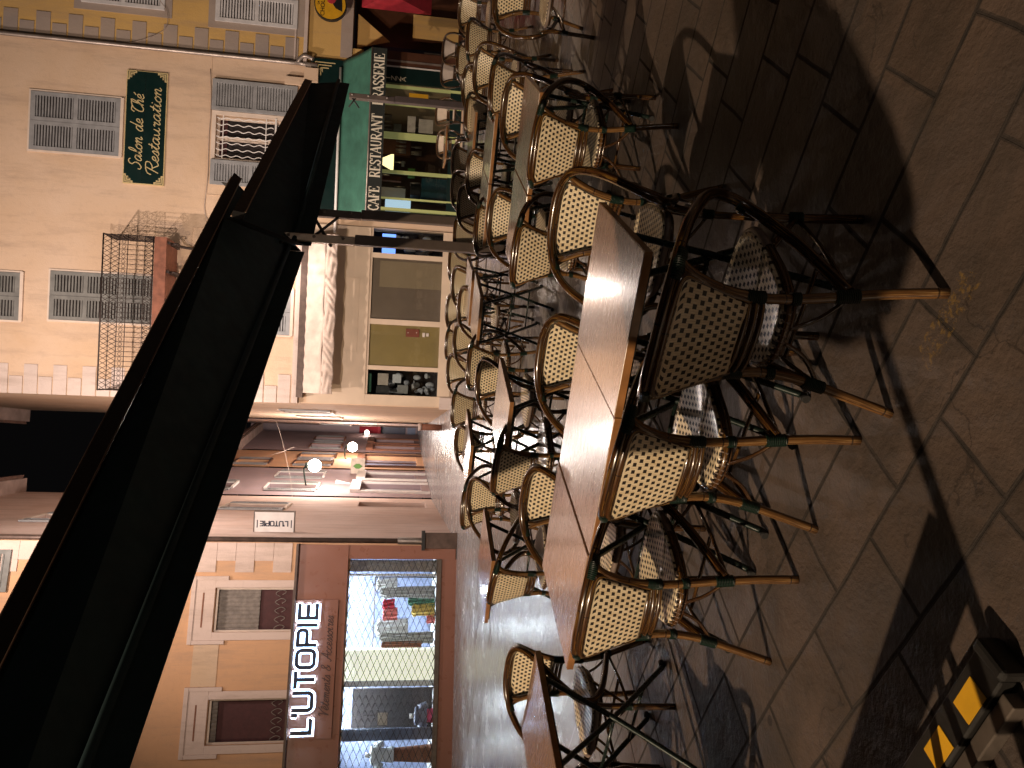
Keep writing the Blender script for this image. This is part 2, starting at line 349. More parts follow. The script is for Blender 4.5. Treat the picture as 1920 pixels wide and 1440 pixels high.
# ------------------------------------------------------------------ mesh builder
class MB:
    def __init__(s): s.v = []; s.f = []; s.uv = []; s.sm = []
    def face(s, idx, uv=None, smooth=False):
        s.f.append(idx); s.uv.append(uv); s.sm.append(smooth)
    def box(s, x0, x1, y0, y1, z0, z1, mat=None):
        b = len(s.v)
        vs = [Vector((x, y, z)) for z in (z0, z1) for y in (y0, y1) for x in (x0, x1)]
        if mat is not None: vs = [mat @ q for q in vs]
        s.v += vs
        for q in ((0, 2, 3, 1), (4, 5, 7, 6), (0, 1, 5, 4), (2, 6, 7, 3), (0, 4, 6, 2), (1, 3, 7, 5)):
            s.face([b + i for i in q])
        return s
    def hexa(s, pts):      # 8 points: bottom 4 (ccw), top 4
        b = len(s.v); s.v += [Vector(p) for p in pts]
        for q in ((0, 3, 2, 1), (4, 5, 6, 7), (0, 1, 5, 4), (1, 2, 6, 5), (2, 3, 7, 6), (3, 0, 4, 7)):
            s.face([b + i for i in q])
        return s
    def prism(s, poly, y0, y1):   # poly in (x,z), extruded along y
        b = len(s.v); n = len(poly)
        s.v += [Vector((x, y0, z)) for x, z in poly] + [Vector((x, y1, z)) for x, z in poly]
        s.face([b + i for i in range(n)]); s.face([b + n + i for i in range(n)][::-1])
        for i in range(n): s.face([b + i, b + n + i, b + n + (i + 1) % n, b + (i + 1) % n])
        return s
    def grid(s, fn, nu, nv, uvf=None, thick=None, smooth=True):
        b = len(s.v)
        for j in range(nv + 1):
            for i in range(nu + 1): s.v.append(Vector(fn(i / nu, j / nv)))
        for j in range(nv):
            for i in range(nu):
                q = [b + j * (nu + 1) + i, b + j * (nu + 1) + i + 1, b + (j + 1) * (nu + 1) + i + 1, b + (j + 1) * (nu + 1) + i]
                uv = [uvf(a / nu, c / nv) for a, c in ((i, j), (i + 1, j), (i + 1, j + 1), (i, j + 1))] if uvf else None
                s.face(q, uv, smooth)
        return s
    def tube(s, pts, r, seg=8, closed=False, caps=True, rs=None):
        pts = [Vector(p) for p in pts]; n = len(pts); b = len(s.v); L = [0.0]
        for i in range(1, n + (1 if closed else 0)): L.append(L[-1] + (pts[i % n] - pts[i - 1]).length)
        t0 = (pts[1] - pts[0]).normalized()
        nr = t0.orthogonal().normalized()
        if abs(t0.x) < 0.9: 
            nr = (Vector((1, 0, 0)) - t0 * t0.x).normalized()
        for i in range(n):
            if closed: t = (pts[(i + 1) % n] - pts[i - 1]).normalized()
            else: t = (pts[min(i + 1, n - 1)] - pts[max(i - 1, 0)]).normalized()
            nr = (nr - t * nr.dot(t)).normalized(); bn = t.cross(nr)
            rr = rs[i] if rs else r
            for k in range(seg):
                a = 2 * pi * k / seg
                s.v.append(pts[i] + nr * (cos(a) * rr) + bn * (sin(a) * rr))
        m = n if closed else n - 1
        for i in range(m):
            j = (i + 1) % n
            for k in range(seg):
                k2 = (k + 1) % seg
                s.face([b + i * seg + k, b + i * seg + k2, b + j * seg + k2, b + j * seg + k],
                       [(k / seg, L[i]), ((k + 1) / seg, L[i]), ((k + 1) / seg, L[i + 1]), (k / seg, L[i + 1])], True)
        if caps and not closed:
            s.face([b + k for k in range(seg)][::-1]); s.face([b + (n - 1) * seg + k for k in range(seg)])
        return s
    def ball(s, c, r, nu=16, nv=10, sz=1.0):
        c = Vector(c)
        return s.grid(lambda a, e: c + Vector((cos(a * 2 * pi) * sin(e * pi), sin(a * 2 * pi) * sin(e * pi), -cos(e * pi) * sz)) * r, nu, nv)
    def disc(s, cx, cz, r, y0, y1, n=32):
        return s.prism([(cx + r * cos(2 * pi * i / n), cz + r * sin(2 * pi * i / n)) for i in range(n)], y0, y1)
    def stroke(s, pts, wd, y0, y1, closed=False):   # mitred ribbon in the xz plane
        n = len(pts); P = [Vector((p[0], p[1])) for p in pts]; A = []; B = []
        for i in range(n):
            if closed: a, c = P[i - 1], P[(i + 1) % n]
            else: a, c = P[max(i - 1, 0)], P[min(i + 1, n - 1)]
            d1 = (P[i] - a); d2 = (c - P[i])
            if d1.length < 1e-9: d1 = d2
            if d2.length < 1e-9: d2 = d1
            d1 = d1.normalized(); d2 = d2.normalized(); t = d1 + d2
            t = t.normalized() if t.length > 1e-6 else d1
            nr = Vector((-t.y, t.x)); k = max(0.4, nr.dot(Vector((-d1.y, d1.x))))
            A.append(P[i] + nr * (wd / 2 / k)); B.append(P[i] - nr * (wd / 2 / k))
        b = len(s.v)
        for y in (y0, y1):
            s.v += [Vector((q.x, y, q.y)) for q in A] + [Vector((q.x, y, q.y)) for q in B]
        for i in range(n if closed else n - 1):
            j = (i + 1) % n
            s.face([b + i, b + j, b + n + j, b + n + i]); s.face([b + 2 * n + i, b + 3 * n + i, b + 3 * n + j, b + 2 * n + j])
            s.face([b + i, b + 2 * n + i, b + 2 * n + j, b + j]); s.face([b + n + i, b + n + j, b + 3 * n + j, b + 3 * n + i])
        if not closed:
            for i in (0, n - 1): s.face([b + i, b + n + i, b + 3 * n + i, b + 2 * n + i])
        return s
    def build(s, name, mat, parent=None, shift=(0, 0, 0), bevel=0.0):
        me = bpy.data.meshes.new(name); sh = Vector(shift)
        me.from_pydata([tuple(v - sh) for v in s.v], [], s.f)
        uvl = me.uv_layers.new(name='UVMap'); k = 0; flat = []
        for f, uv in zip(s.f, s.uv):
            for i in range(len(f)):
                if uv: flat += [uv[i][0], uv[i][1]]
                else: flat += [0.0, 0.0]
        uvl.data.foreach_set('uv', flat)
        me.polygons.foreach_set('use_smooth', s.sm)
        me.materials.append(M[mat] if isinstance(mat, str) else mat)
        me.update()
        o = bpy.data.objects.new(name, me); COL.objects.link(o)
        if parent is not None: o.parent = parent
        if bevel:
            bm = o.modifiers.new('edges', 'BEVEL'); bm.width = bevel; bm.segments = 2; bm.limit_method = 'ANGLE'
        return o

def crom(pts, k=4, closed=False):
    P = [Vector(p) for p in pts]; n = len(P); out = []
    for i in range(n if closed else n - 1):
        if closed: a, b, c, d = P[i - 1], P[i], P[(i + 1) % n], P[(i + 2) % n]
        else: a, b, c, d = P[max(i - 1, 0)], P[i], P[i + 1], P[min(i + 2, n - 1)]
        for j in range(k):
            t = j / k
            out.append(0.5 * ((2 * b) + (c - a) * t + (2 * a - 5 * b + 4 * c - d) * t * t + (3 * b - a - 3 * c + d) * t ** 3))
    if not closed: out.append(P[-1])
    return out

def tag(o, label=None, cat=None, group=None, kind=None):
    if label: o['label'] = label
    if cat: o['category'] = cat
    if group: o['group'] = group
    if kind: o['kind'] = kind
    return o
def empty(name, loc, rz=0.0):
    o = bpy.data.objects.new(name, None); COL.objects.link(o)
    o.location = loc; o.rotation_euler = (0, 0, rz); o.empty_display_size = 0.2
    return o
KIDS = {}
def copy_tree(o, parent=None):
    c = o.copy(); COL.objects.link(c)
    if parent is not None: c.parent = parent
    for ch in o.children: copy_tree(ch, c)
    return c

class Frame:           # a vertical facade plane: x to the right, y away from the viewer, z up
    def __init__(s, ox, oy, ang): s.o = Vector((ox, oy, 0)); s.a = ang; s.e = Vector((cos(ang), sin(ang), 0)); s.n = Vector((-sin(ang), cos(ang), 0))
    def px(s, x, y, d=0.0):       # picture point -> (x, z) on the plane lying d in front of the facade
        r = ray(x, y); o = s.o - s.n * d
        t = (o - Vector((0, 0, H))).dot(s.n) / r.dot(s.n); p = r * t + Vector((0, 0, H))
        return (p - s.o).dot(s.e), p.z
    def rect(s, x0, x1, y0, y1, d=0.0):   # picture rectangle (x: down, y: leftwards) -> x0,x1,z0,z1
        xm, ym = (x0 + x1) / 2, (y0 + y1) / 2
        return s.px(xm, y1, d)[0], s.px(xm, y0, d)[0], s.px(x1, ym, d)[1], s.px(x0, ym, d)[1]
    def world(s, x, y, z): return s.o + s.e * x + s.n * y + Vector((0, 0, z))
class T:                # a thing standing on a facade frame; geometry in frame coordinates
    def __init__(s, fr, name, base, label, cat, group=None, kind=None):
        s.fr = fr; s.b = Vector(base); s.e = empty(name, fr.world(*base), fr.a)
        tag(s.e, label, cat, group, kind)
    def part(s, mb, name, mat, parent=None, bevel=0.0):
        o = mb.build(name, mat, parent or s.e, s.b, bevel)
        return o

# ------------------------------------------------------------------ ground
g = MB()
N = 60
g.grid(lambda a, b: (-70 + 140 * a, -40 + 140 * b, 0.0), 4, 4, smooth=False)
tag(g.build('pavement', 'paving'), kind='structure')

# ------------------------------------------------------------------ chairs
def disc_uv(p): return (p[0] + 0.5, p[1] + 0.5)
def hoop_pts():
    R = [(0, -.275, .885), (.10, -.268, .882), (.185, -.238, .866), (.245, -.175, .838), (.278, -.08, .79), (.290, .03, .725), (.288, .125, .665),
         (.278, .195, .60), (.262, .225, .53), (.243, .195, .465), (.224, .11, .405), (.206, 0, .355), (.180, -.12, .31), (.158, -.218, .275)]
    Lp = [(-x, y, z) for x, y, z in R[1:]][::-1]
    return crom(Lp + R, 4)
def leg_rear(s): return crom([(s * .205, -.285, 0.0), (s * .176, -.25, .15), (s * .144, -.222, .30), (s * .124, -.212, .44), (s * .124, -.216, .56), (s * .150, -.230, .70), (s * .194, -.238, .81), (s * .224, -.215, .855)], 3)
def leg_front(s): return crom([(s * .222, .235, 0.0), (s * .215, .222, .2), (s * .212, .212, .40), (s * .232, .218, .49)], 3)
def cross_y(z, x, y0=-.218): return [(-x, y0 + .0, z), (-x * .5, y0 - .022, z), (0, y0 - .028, z), (x * .5, y0 - .022, z), (x, y0, z)]
def make_chair(kind='cream'):
    root = empty('rattan_chair', (0, 0, 0))
    wv = {'cream': 'weave', 'beige': 'beige'}[kind]
    hp = hoop_pts()
    MB().tube(hp, .0195, 8).build('arm_hoop', 'rattan', root)
    b = MB()
    # inner hoop that follows the rail and frames the woven panel
    def arch(inset):
        return [(-.118 + inset * .6, -.222, .590), (-.142 + inset, -.234, .69), (-.180 + inset, -.242, .80), (-.182 + inset * .7, -.255, .845 - inset), (-.11, -.274, .862 - inset),
                (0, -.280, .865 - inset), (.11, -.274, .862 - inset), (.182 - inset * .7, -.255, .845 - inset), (.180 - inset, -.242, .80), (.142 - inset, -.234, .69), (.118 - inset * .6, -.222, .590)]
    b.tube(crom(arch(0), 4), .0150, 8)
    b.tube(crom(cross_y(.600, .124), 4), .0120, 8); b.tube(crom(cross_y(.574, .122), 4), .0120, 8); b.tube(crom(cross_y(.549, .121), 4), .0105, 8)
    b.build('back_frame', 'rattan', root)
    # woven panel, filling the arch
    def pan(u, v):
        z = .605 + v * .253
        hw = .112 + .074 * min(1, v / .85)
        if v > .86: hw *= sqrt(max(0, 1 - ((v - .86) / .155) ** 2.6))
        x = (u * 2 - 1) * hw
        return (x, -.226 - .036 * v - .020 * (1 - (x / .2) ** 2), z)
    pm = MB(); pm.grid(pan, 18, 20, lambda u, v: ((u - .5) * (.30 + .05 * v) + .5, pan(u, v)[2]))
    p = pm.build('back_panel', wv, root)
    sd = p.modifiers.new('thickness', 'SOLIDIFY'); sd.thickness = .007; sd.offset = 0
    MB().tube(crom(arch(.014), 4), .0045, 6).build('panel_edging', 'edging', p)
    # seat
    def se(a, r):
        ca, sa = cos(a), sin(a)
        k = (abs(ca) ** 3.2 + abs(sa) ** 3.2) ** (-1 / 3.2)
        x, y = ca * k * r, sa * k * r
        hx = .172 + .045 * y
        return (x * hx, .005 + y * .218, .452 - .016 * (1 - r * r))
    sm = MB(); sm.grid(lambda u, v: se(u * 2 * pi, v), 40, 8, lambda u, v: disc_uv(se(u * 2 * pi, v)))
    st = sm.build('seat', wv, root)
    sd = st.modifiers.new('thickness', 'SOLIDIFY'); sd.thickness = .010; sd.offset = -1
    rim = [se(2 * pi * i / 40, 1.0) for i in range(40)]
    fr = MB().tube([(x, y, z - .012) for x, y, z in rim], .0135, 8, closed=True)
    fr.tube([(x * .93, y * .93, z - .038) for x, y, z in rim], .010, 6, closed=True)
    fr.build('seat_frame', 'rattan', root)
    if kind != 'beige':
        w_ = MB(); w2 = MB()
        for i in range(40):
            a0 = 2 * pi * (i + .5) / 40
            x, y, z = se(a0, 1.0)
            if y > .05:
                x1, y1, _ = se(a0 + .12, 1.0); x0, y0, _ = se(a0 - .12, 1.0)
                w_.tube([(x0, y0, z - .011), (x, y, z - .011), (x1, y1, z - .011)], .0165, 8, caps=False)
            elif y < -.15:
                w2.tube([(x * .99, y * .86, z - .004), (x, y, z + .006), (x * 1.0, y - .014, z - .014), (x * .99, y * .95, z - .03)], .0035, 5)
        w_.build('seat_edge_wrapping', 'wrap', st); w2.build('rear_lacing', 'wrap', st)
    for sx in (-1, 1):
        l = MB().tube(leg_rear(sx), .0160, 8, rs=None).build('leg', 'rattan_l', root)
        MB().tube(crom([(sx * .155, -.232, .245), (sx * .142, -.222, .315)], 6), .0215, 8).build('binding', 'bind', l)
        l = MB().tube(leg_front(sx), .0160, 8).build('leg', 'rattan', root)
        MB().tube(crom([(sx * .214, .219, .245), (sx * .213, .215, .30)], 4), .0210, 8).build('binding', 'bind', l)
    def brace(pts, r, seg=6): return MB().tube(pts, r, seg).build('brace', 'rattan', root)
    for sy, y0, xl in ((-1, -.222, .146), (1, .215, .212)):
        for sx in (-1, 1): brace(crom([(sx * xl, y0, .265), (sx * xl * .45, y0 + sy * -.012, .335), (sx * .02, y0 - sy * .02, .425)], 4), .0075)
    for sx in (-1, 1):
        brace([(sx * .213, .21, .262), (sx * .196, 0, .262), (sx * .150, -.224, .262)], .0085)
        brace(crom([(sx * .213, .205, .275), (sx * .205, .12, .35), (sx * .20, .03, .43)], 3), .0075)
    brace([(-.182, .0, .262), (.182, 0, .262)], .0085)
    for sx in (-1, 1):
        for pts, r in (([(sx * .176, -.249, .862), (sx * .208, -.232, .853), (sx * .236, -.19, .84)], .0225), ([(sx * .124, -.216, .545), (sx * .124, -.2165, .57), (sx * .127, -.218, .612)], .0210),
                       ([(sx * .235, .205, .47), (sx * .247, .215, .50)], .0205), ([(sx * .126, -.212, .425), (sx * .124, -.212, .455)], .0200)):
            MB().tube(pts, r, 8).build('binding', 'bind', root)
    return root

CH_GROUP = 'rattan bistro armchairs on the terrace'
protos = {}
def chair(x, y, deg, label, kind='cream', z=.808, pos=None, group=CH_GROUP):
    """picture point of the middle of the back rail -> chair facing deg (90 = away from the viewer)"""
    if kind not in protos:
        protos[kind] = make_chair(kind); o = protos[kind]
    else: o = copy_tree(protos[kind])
    a = radians(deg - 90)
    if pos is None:
        p = atz(x, y, z); back = Vector((0, -.275, 0)); back.rotate(Matrix.Rotation(a, 3, 'Z').to_euler())
        pos = (p.x - back.x, p.y - back.y)
    o.location = (pos[0], pos[1], 0); o.rotation_euler = (0, 0, a); o.scale = (1.03, 1.0, .925)
    tag(o, label, 'chair', group)
    return o
CHAIRS = [
 (1235, 640, 57, 'nearest cane chair, in deep shadow, back to the viewer at the closest table', 'cream'),
 (1150, 900, 55, 'brightly lit cane chair, back to the viewer, second of the three nearest', 'cream'),
 (1092, 1165, 64, 'half shaded cane chair seen from behind, farthest left of the nearest three', 'cream'),
 (1040, 408, 240, 'chair facing the viewer across the end table with the bright reflection', 'cream'),
 (1015, 662, 240, 'chair facing the viewer across the joint of the first two tables', 'cream'),
 (985, 925, 238, 'shaded chair facing the viewer across the joint of the last two tables', 'cream'),
 (954, 1256, 246, 'chair pulled aslant to the lone table at the left edge', 'cream'),
 (921, 1108, 47, 'solitary chair on the open paving, its back to the shop, arms to the viewer', 'cream'),
 (868, 955, 75, 'small chair half hidden behind another at the table nearest the left shop', 'cream'),
 (880, 926, 240, 'chair facing the viewer at the table nearest the left shop', 'cream'),
 (928, 888, 58, 'chair seen from behind at the white reflecting middle table', 'cream'),
 (879, 688, 75, 'chair tucked behind another one beyond the middle table', 'cream'),
 (897, 706, 235, 'chair facing the viewer across the middle table', 'cream'),
 (849, 768, 75, 'small chair seen from behind in front of the alley corner', 'cream'),
 (856, 822, 235, 'chair facing the viewer beside the table that mirrors the alley lamp', 'cream'),
 (840, 690, 245, 'tiny far chair before the pane with posters', 'cream'),
 (853, 438, 88, 'far chair seen from behind between the two awning posts', 'cream'),
 (893, 428, 75, 'chair back just behind another one at the long table, right of the posts', 'cream'),
 (919, 405, 240, 'chair with a two-tone back facing the viewer over the long table', 'cream'),
 (965, 480, 60, 'chair seen from behind at the near end of the long table', 'cream'),
 (843, 492, 80, 'far chair seen from behind under the wide brown pane', 'cream'),
 (849, 527, 240, 'far chair facing the viewer beside the white edged small table', 'cream'),
 (861, 568, 240, 'chair facing the viewer over the narrow table below the shop window', 'cream'),
 (853, 632, 235, 'far chair facing the viewer left of the narrow table', 'cream'),
 (837, 646, 70, 'farthest chair, its back against the ochre paper pane of the cream shop', 'cream'),
 (838, 580, 250, 'farthest dark chair standing against the door of the cream shop', 'cream'),
 (1001, 280, 55, 'chair turned from the viewer at the long table, right of the nearest wooden table', 'cream'),
 (945, 205, 240, 'chair facing the viewer at the right end of the long table', 'cream'),
 (921, 165, 70, 'chair back directly behind the right end chair of the long table', 'cream'),
 (891, 128, 240, 'chair facing the viewer just behind the right end of the long table row, toned orange', 'cream'),
 (877, 70, 82, 'large pale chair seen from behind near the top right corner', 'cream'),
 (862, 18, 240, 'chair cut by the upper edge of the photo, facing the viewer', 'cream'),
 (930, -15, 240, 'dark chair at the photo edge, mostly outside', 'cream'),
 (858, 112, 75, 'cane chair behind the beige chairs at the green shop door', 'cream'),
 (869, 158, 240, 'narrow looking cane chair facing the viewer by the menu panel', 'cream'),
 (874, 215, 78, 'chair seen from behind with its lower left rail catching light, before the cafe door', 'cream'),
 (849, 300, 250, 'small chair beneath the lamp in the cafe window', 'cream'),
 (877, 320, 240, 'chair with a dark stripe of shadow facing the viewer at the cafe row', 'cream'),
 (848, 350, 245, 'chair close to the cafe counter, left of the one under the lamp', 'cream'),
 (860, 380, 245, 'low looking chair in front of the cafe fridge', 'cream'),
]
for c in CHAIRS: chair(*c)
chair(0, 0, -20, 'chair at the left edge of the photo of which one curled arm and seat show', 'cream', pos=(-1.93, 2.98))
chair(0, 0, 15, 'dark chair under the lone table at the left edge', 'cream', pos=(-2.25, 3.75))
BG = 'beige backed chairs by the cafe door'
for x, y, d, l in ((831, 92, 250, 'beige backed chair nearest the blue shopfront'), (828, 135, 250, 'beige backed chair below the PIZZA panel'),
                   (818, 213, 260, 'beige backed chair before the menu papers'), (820, 270, 255, 'beige backed chair left of the menu papers')):
    chair(x, y, d, l, 'beige', group=BG)

# ------------------------------------------------------------------ tables
def make_table(wd=.63, dp=.70):
    root = empty('bistro_table', (0, 0, 0)); hx, hy = wd / 2, dp / 2
    MB().box(-hx + .003, hx - .003, -hy + .003, hy - .003, .726, .742).build('tabletop', 'top', root, bevel=.002)
    e = MB(); t = .018
    e.box(-hx, hx, -hy, -hy + .003, .712, .740); e.box(-hx, hx, hy - .003, hy, .712, .740)
    e.box(-hx, -hx + .003, -hy + .003, hy - .003, .712, .740); e.box(hx - .003, hx, -hy + .003, hy - .003, .712, .740)
    e.box(-hx + .003, hx - .003, -hy + .003, hy - .003, .713, .7255)
    e.build('edge_band', 'edge', root)
    MB().box(-hx + .02, hx - .02, -hy + .02, hy - .02, .700, .7125).build('under_frame', 'iron', root)
    for sx in (-1, 1):
        for sy in (-1, 1):
            xx = sx * (hx - .10) - sy * .012
            l = MB().tube(crom([(xx, -sy * .25, .70), (xx, -sy * .2, .64), (xx, sy * .02, .36), (xx, sy * .25, .10), (xx, sy * .30, .045), (xx, sy * .325, .018), (xx, sy * .345, .015)], 3), .0145, 8).build('leg', 'iron', root)
            MB().tube([(xx, sy * .335, .0165), (xx, sy * .362, .0165)], .0165, 8).build('foot_cap', 'rubber', l)
    for yy, zz in ((0, .37), (-.235, .68), (.235, .68), (.19, .165)): MB().tube([(-hx + .10, yy, zz), (hx - .10, yy, zz)], .0095, 8).build('cross_bar', 'iron', root)
    return root
tp = None
def table(cx, cy, deg, label, dz=0.0):
    global tp
    if tp is None: tp = make_table(); o = tp
    else: o = copy_tree(tp)
    o.location = (cx, cy, dz); o.rotation_euler = (0, 0, radians(deg))
    tag(o, label, 'table', 'square bistro tables with varnished wooden tops')
    return o
a0 = Vector((.46, 2.46)); ed = Vector((-.897, .441)).normalized(); nd = Vector((.441, .897)).normalized()
for i, l in enumerate(('nearest wooden table, its pale top reflecting the bright facade', 'middle one of the three nearest tables standing edge to edge', 'farthest of the three nearest tables, with dark streaks reflected in its top')):
    c = a0 + ed * (.634 * (i + .5)) + nd * .35
    table(c.x, c.y, -26.2, l, (0, -.003, .002)[i])
table(-1.86, 3.87, -29, 'lone wooden table cut by the left edge of the photo')
table(-1.50, 6.33, -26, 'wooden table nearest the left shop on the pale street')
table(-.24, 5.74, -28, 'small table with a white reflection in the middle of the terrace')
table(-.74, 8.24, -30, 'table mirroring the bright alley lamp')
table(.72, 7.92, -28, 'narrow looking table below the ochre pane of the cream shop')
table(1.05, 8.85, -20, 'far small table between the posts and the cream shop')
m0 = Vector((1.78, 4.60)); me_ = Vector((-.87, .49)).normalized(); mn = Vector((.49, .87)).normalized()
for i, l in enumerate(('right end table of the long white reflecting row', 'second table from the right in the long white reflecting row')):
    c = m0 + me_ * (.64 * (i + .5)) + mn * .35
    table(c.x, c.y, -29, l)
n0 = Vector((2.42, 6.86))
for i, l in enumerate(('right table of the pair with pinkish edges before the cafe', 'left table of the pair with pinkish edges before the cafe')):
    c = n0 + me_ * (.64 * (i + .5)) + mn * .35
    table(c.x, c.y, -29, l)
table(4.6, 15.2, 0, 'far table standing close to the cafe front'); table(3.0, 9.3, -28, 'table behind the small chairs in front of the cafe window')

# ------------------------------------------------------------------ lettering
SER = {  # serif capitals: list of (points, relative width)
 'A': ([[(.0, 0), (.40, 1)], .07], [[(.72, 0), (.38, 1)], .17], [[(.14, .34), (.58, .34)], .06], [[(-.06, .025), (.16, .025)], .05], [[(.56, .025), (.86, .025)], .05]),
 'B': ([[(.14, 0), (.14, 1)], .18], [[(.14, .97), (.42, .97), (.60, .86), (.58, .62), (.36, .53), (.16, .53)], .09], [[(.36, .51), (.64, .42), (.68, .16), (.48, .03), (.14, .03)], .10], [[(0, .975), (.2, .975)], .05], [[(0, .025), (.2, .025)], .05]),
 'C': ([[(.66, .70), (.60, .90), (.42, .98), (.20, .86), (.10, .5), (.20, .14), (.42, .02), (.60, .10), (.68, .28)], .13], [[(.68, .68), (.68, 1.0)], .05]),
 'E': ([[(.14, 0), (.14, 1)], .18], [[(0, .97), (.62, .97), (.64, .76)], .065], [[(.14, .51), (.42, .51)], .06], [[(.43, .38), (.43, .64)], .05], [[(0, .03), (.64, .03), (.68, .26)], .065]),
 'F': ([[(.14, 0), (.14, 1)], .18], [[(0, .97), (.60, .97), (.62, .76)], .065], [[(.14, .51), (.40, .51)], .06], [[(.41, .38), (.41, .64)], .05], [[(0, .025), (.3, .025)], .05]),
 'I': ([[(.14, 0), (.14, 1)], .18], [[(0, .975), (.28, .975)], .05], [[(0, .025), (.28, .025)], .05]),
 'N': ([[(.10, 0), (.10, 1)], .06], [[(.08, 1), (.68, 0)], .17], [[(.68, 0), (.68, 1)], .06], [[(-.04, .975), (.14, .975)], .05], [[(.56, .975), (.80, .975)], .05], [[(-.02, .025), (.22, .025)], .05]),
 'R': ([[(.14, 0), (.14, 1)], .18], [[(.14, .97), (.42, .97), (.62, .86), (.60, .60), (.40, .49), (.16, .49)], .09], [[(.36, .49), (.70, .02)], .16], [[(0, .975), (.2, .975)], .05], [[(0, .025), (.28, .025)], .05]),
 'S': ([[(.54, .74), (.46, .93), (.28, .98), (.10, .86), (.10, .66), (.30, .53), (.50, .40), (.54, .18), (.40, .03), (.20, .02), (.06, .14), (.02, .30)], .13],),
 'T': ([[(.36, 0), (.36, 1)], .18], [[(.02, .74), (.04, .97), (.68, .97), (.70, .74)], .065], [[(.20, .025), (.52, .025)], .05]),
 'U': ([[(.14, 1), (.14, .28), (.24, .06), (.42, .02), (.58, .10), (.64, .30), (.64, 1)], .10], [[(.12, 1), (.12, .3)], .16], [[(0, .975), (.28, .975)], .05], [[(.52, .975), (.76, .975)], .05]),
}
WID = {'A': .84, 'B': .80, 'C': .80, 'E': .78, 'F': .74, 'I': .38, 'N': .88, 'R': .84, 'S': .68, 'T': .80, 'U': .86, ' ': .55}
def serif_text(mb, s, x, z, h, wtot, y):
    tot = sum(WID[c] for c in s); kx = wtot / tot; k = 0
    for c in s:
        for pts, wd in SER.get(c, ()):
            k += 1
            q = [(x + p[0] * kx, z + p[1] * h) for p in pts]
            mb.stroke(q, wd * min(kx, h) * 1.15, y - .004 - .0007 * (k % 6), y)
        x += WID[c] * kx
SCR = {
 'S': [[(.62, .85), (.45, 1), (.25, .92), (.22, .7), (.42, .5), (.42, .2), (.2, 0), (0, .08), (-.02, .25)]],
 'a': [[(.42, .42), (.2, .5), (.03, .25), (.12, 0), (.3, .1), (.42, .45), (.4, .12), (.48, 0), (.6, .12)]],
 'l': [[(0, .12), (.25, .7), (.22, 1), (.1, .9), (.1, .2), (.2, 0), (.34, .1)]],
 'o': [[(.25, .5), (.05, .3), (.1, .02), (.3, .03), (.4, .3), (.25, .5), (.3, .38), (.52, .42)]],
 'n': [[(.0, .4), (.08, .48), (.08, 0)], [(.08, .25), (.26, .5), (.35, .38), (.33, .08), (.42, 0), (.54, .12)]],
 'm': [[(.0, .4), (.08, .48), (.08, 0)], [(.08, .25), (.22, .5), (.3, .38), (.29, 0)], [(.29, .25), (.44, .5), (.53, .38), (.5, .08), (.6, 0), (.72, .12)]],
 'd': [[(.42, .42), (.2, .5), (.03, .25), (.12, 0), (.3, .1), (.45, .6), (.5, 1)], [(.46, .6), (.42, .12), (.5, 0), (.62, .12)]],
 'e': [[(0, .15), (.3, .3), (.28, .48), (.12, .45), (.06, .15), (.2, 0), (.44, .12)]],
 'T': [[(-.05, .7), (.05, .93), (.35, .9), (.72, .98)], [(.42, .9), (.22, .72), (.12, .35), (.2, .05), (.42, 0), (.6, .15)]],
 'h': [[(0, .12), (.25, .75), (.22, 1), (.1, .8), (.08, 0)], [(.09, .25), (.28, .5), (.36, .35), (.34, .05), (.5, .1)]],
 'R': [[(.22, .95), (.12, .4), (.05, 0)], [(-.2, .55), (-.15, .85), (.15, 1), (.55, .98), (.62, .7), (.42, .5), (.18, .48)], [(.25, .48), (.42, .25), (.6, .0), (.8, .12)]],
 's': [[(0, .1), (.2, .5), (.28, .25), (.2, 0), (.05, .05)], [(.2, 0), (.38, .12)]],
 't': [[(0, .15), (.2, .5), (.25, .85)], [(.22, .7), (.12, .15), (.2, 0), (.38, .12)], [(.02, .56), (.36, .58)]],
 'u': [[(.02, .45), (.08, .1), (.2, 0), (.35, .2), (.4, .48)], [(.4, .45), (.38, .1), (.48, 0), (.6, .12)]],
 'r': [[(.02, .4), (.1, .5), (.15, .4), (.3, .45), (.22, .1), (.3, 0), (.44, .12)]],
 'i': [[(0, .2), (.1, .48), (.08, .1), (.15, 0), (.32, .12)], [(.13, .66), (.17, .72)]],
 'V': [[(-.1, .8), (.08, .98), (.2, .6), (.24, 0), (.42, .6), (.8, 1.05)]],
 'A': [[(-.1, .1), (.05, 0), (.3, .5), (.52, 1), (.56, .4), (.62, 0)], [(.12, .35), (.7, .4)]],
 'c': [[(.35, .4), (.2, .5), (.04, .25), (.15, 0), (.42, .12)]],
 '&': [[(.55, .1), (.3, .4), (.12, .8), (.3, 1), (.42, .82), (.2, .5), (.02, .2), (.2, 0), (.45, .15), (.55, .4)]],
}
SW = {'S': .62, 'a': .6, 'l': .34, 'o': .5, 'n': .54, 'm': .72, 'd': .62, 'e': .44, 'T': .62, 'h': .5, 'R': .78, 's': .38, 't': .38, 'u': .6, 'r': .44, 'i': .32, 'V': .66, 'A': .72, 'c': .42, '&': .7, ' ': .42}
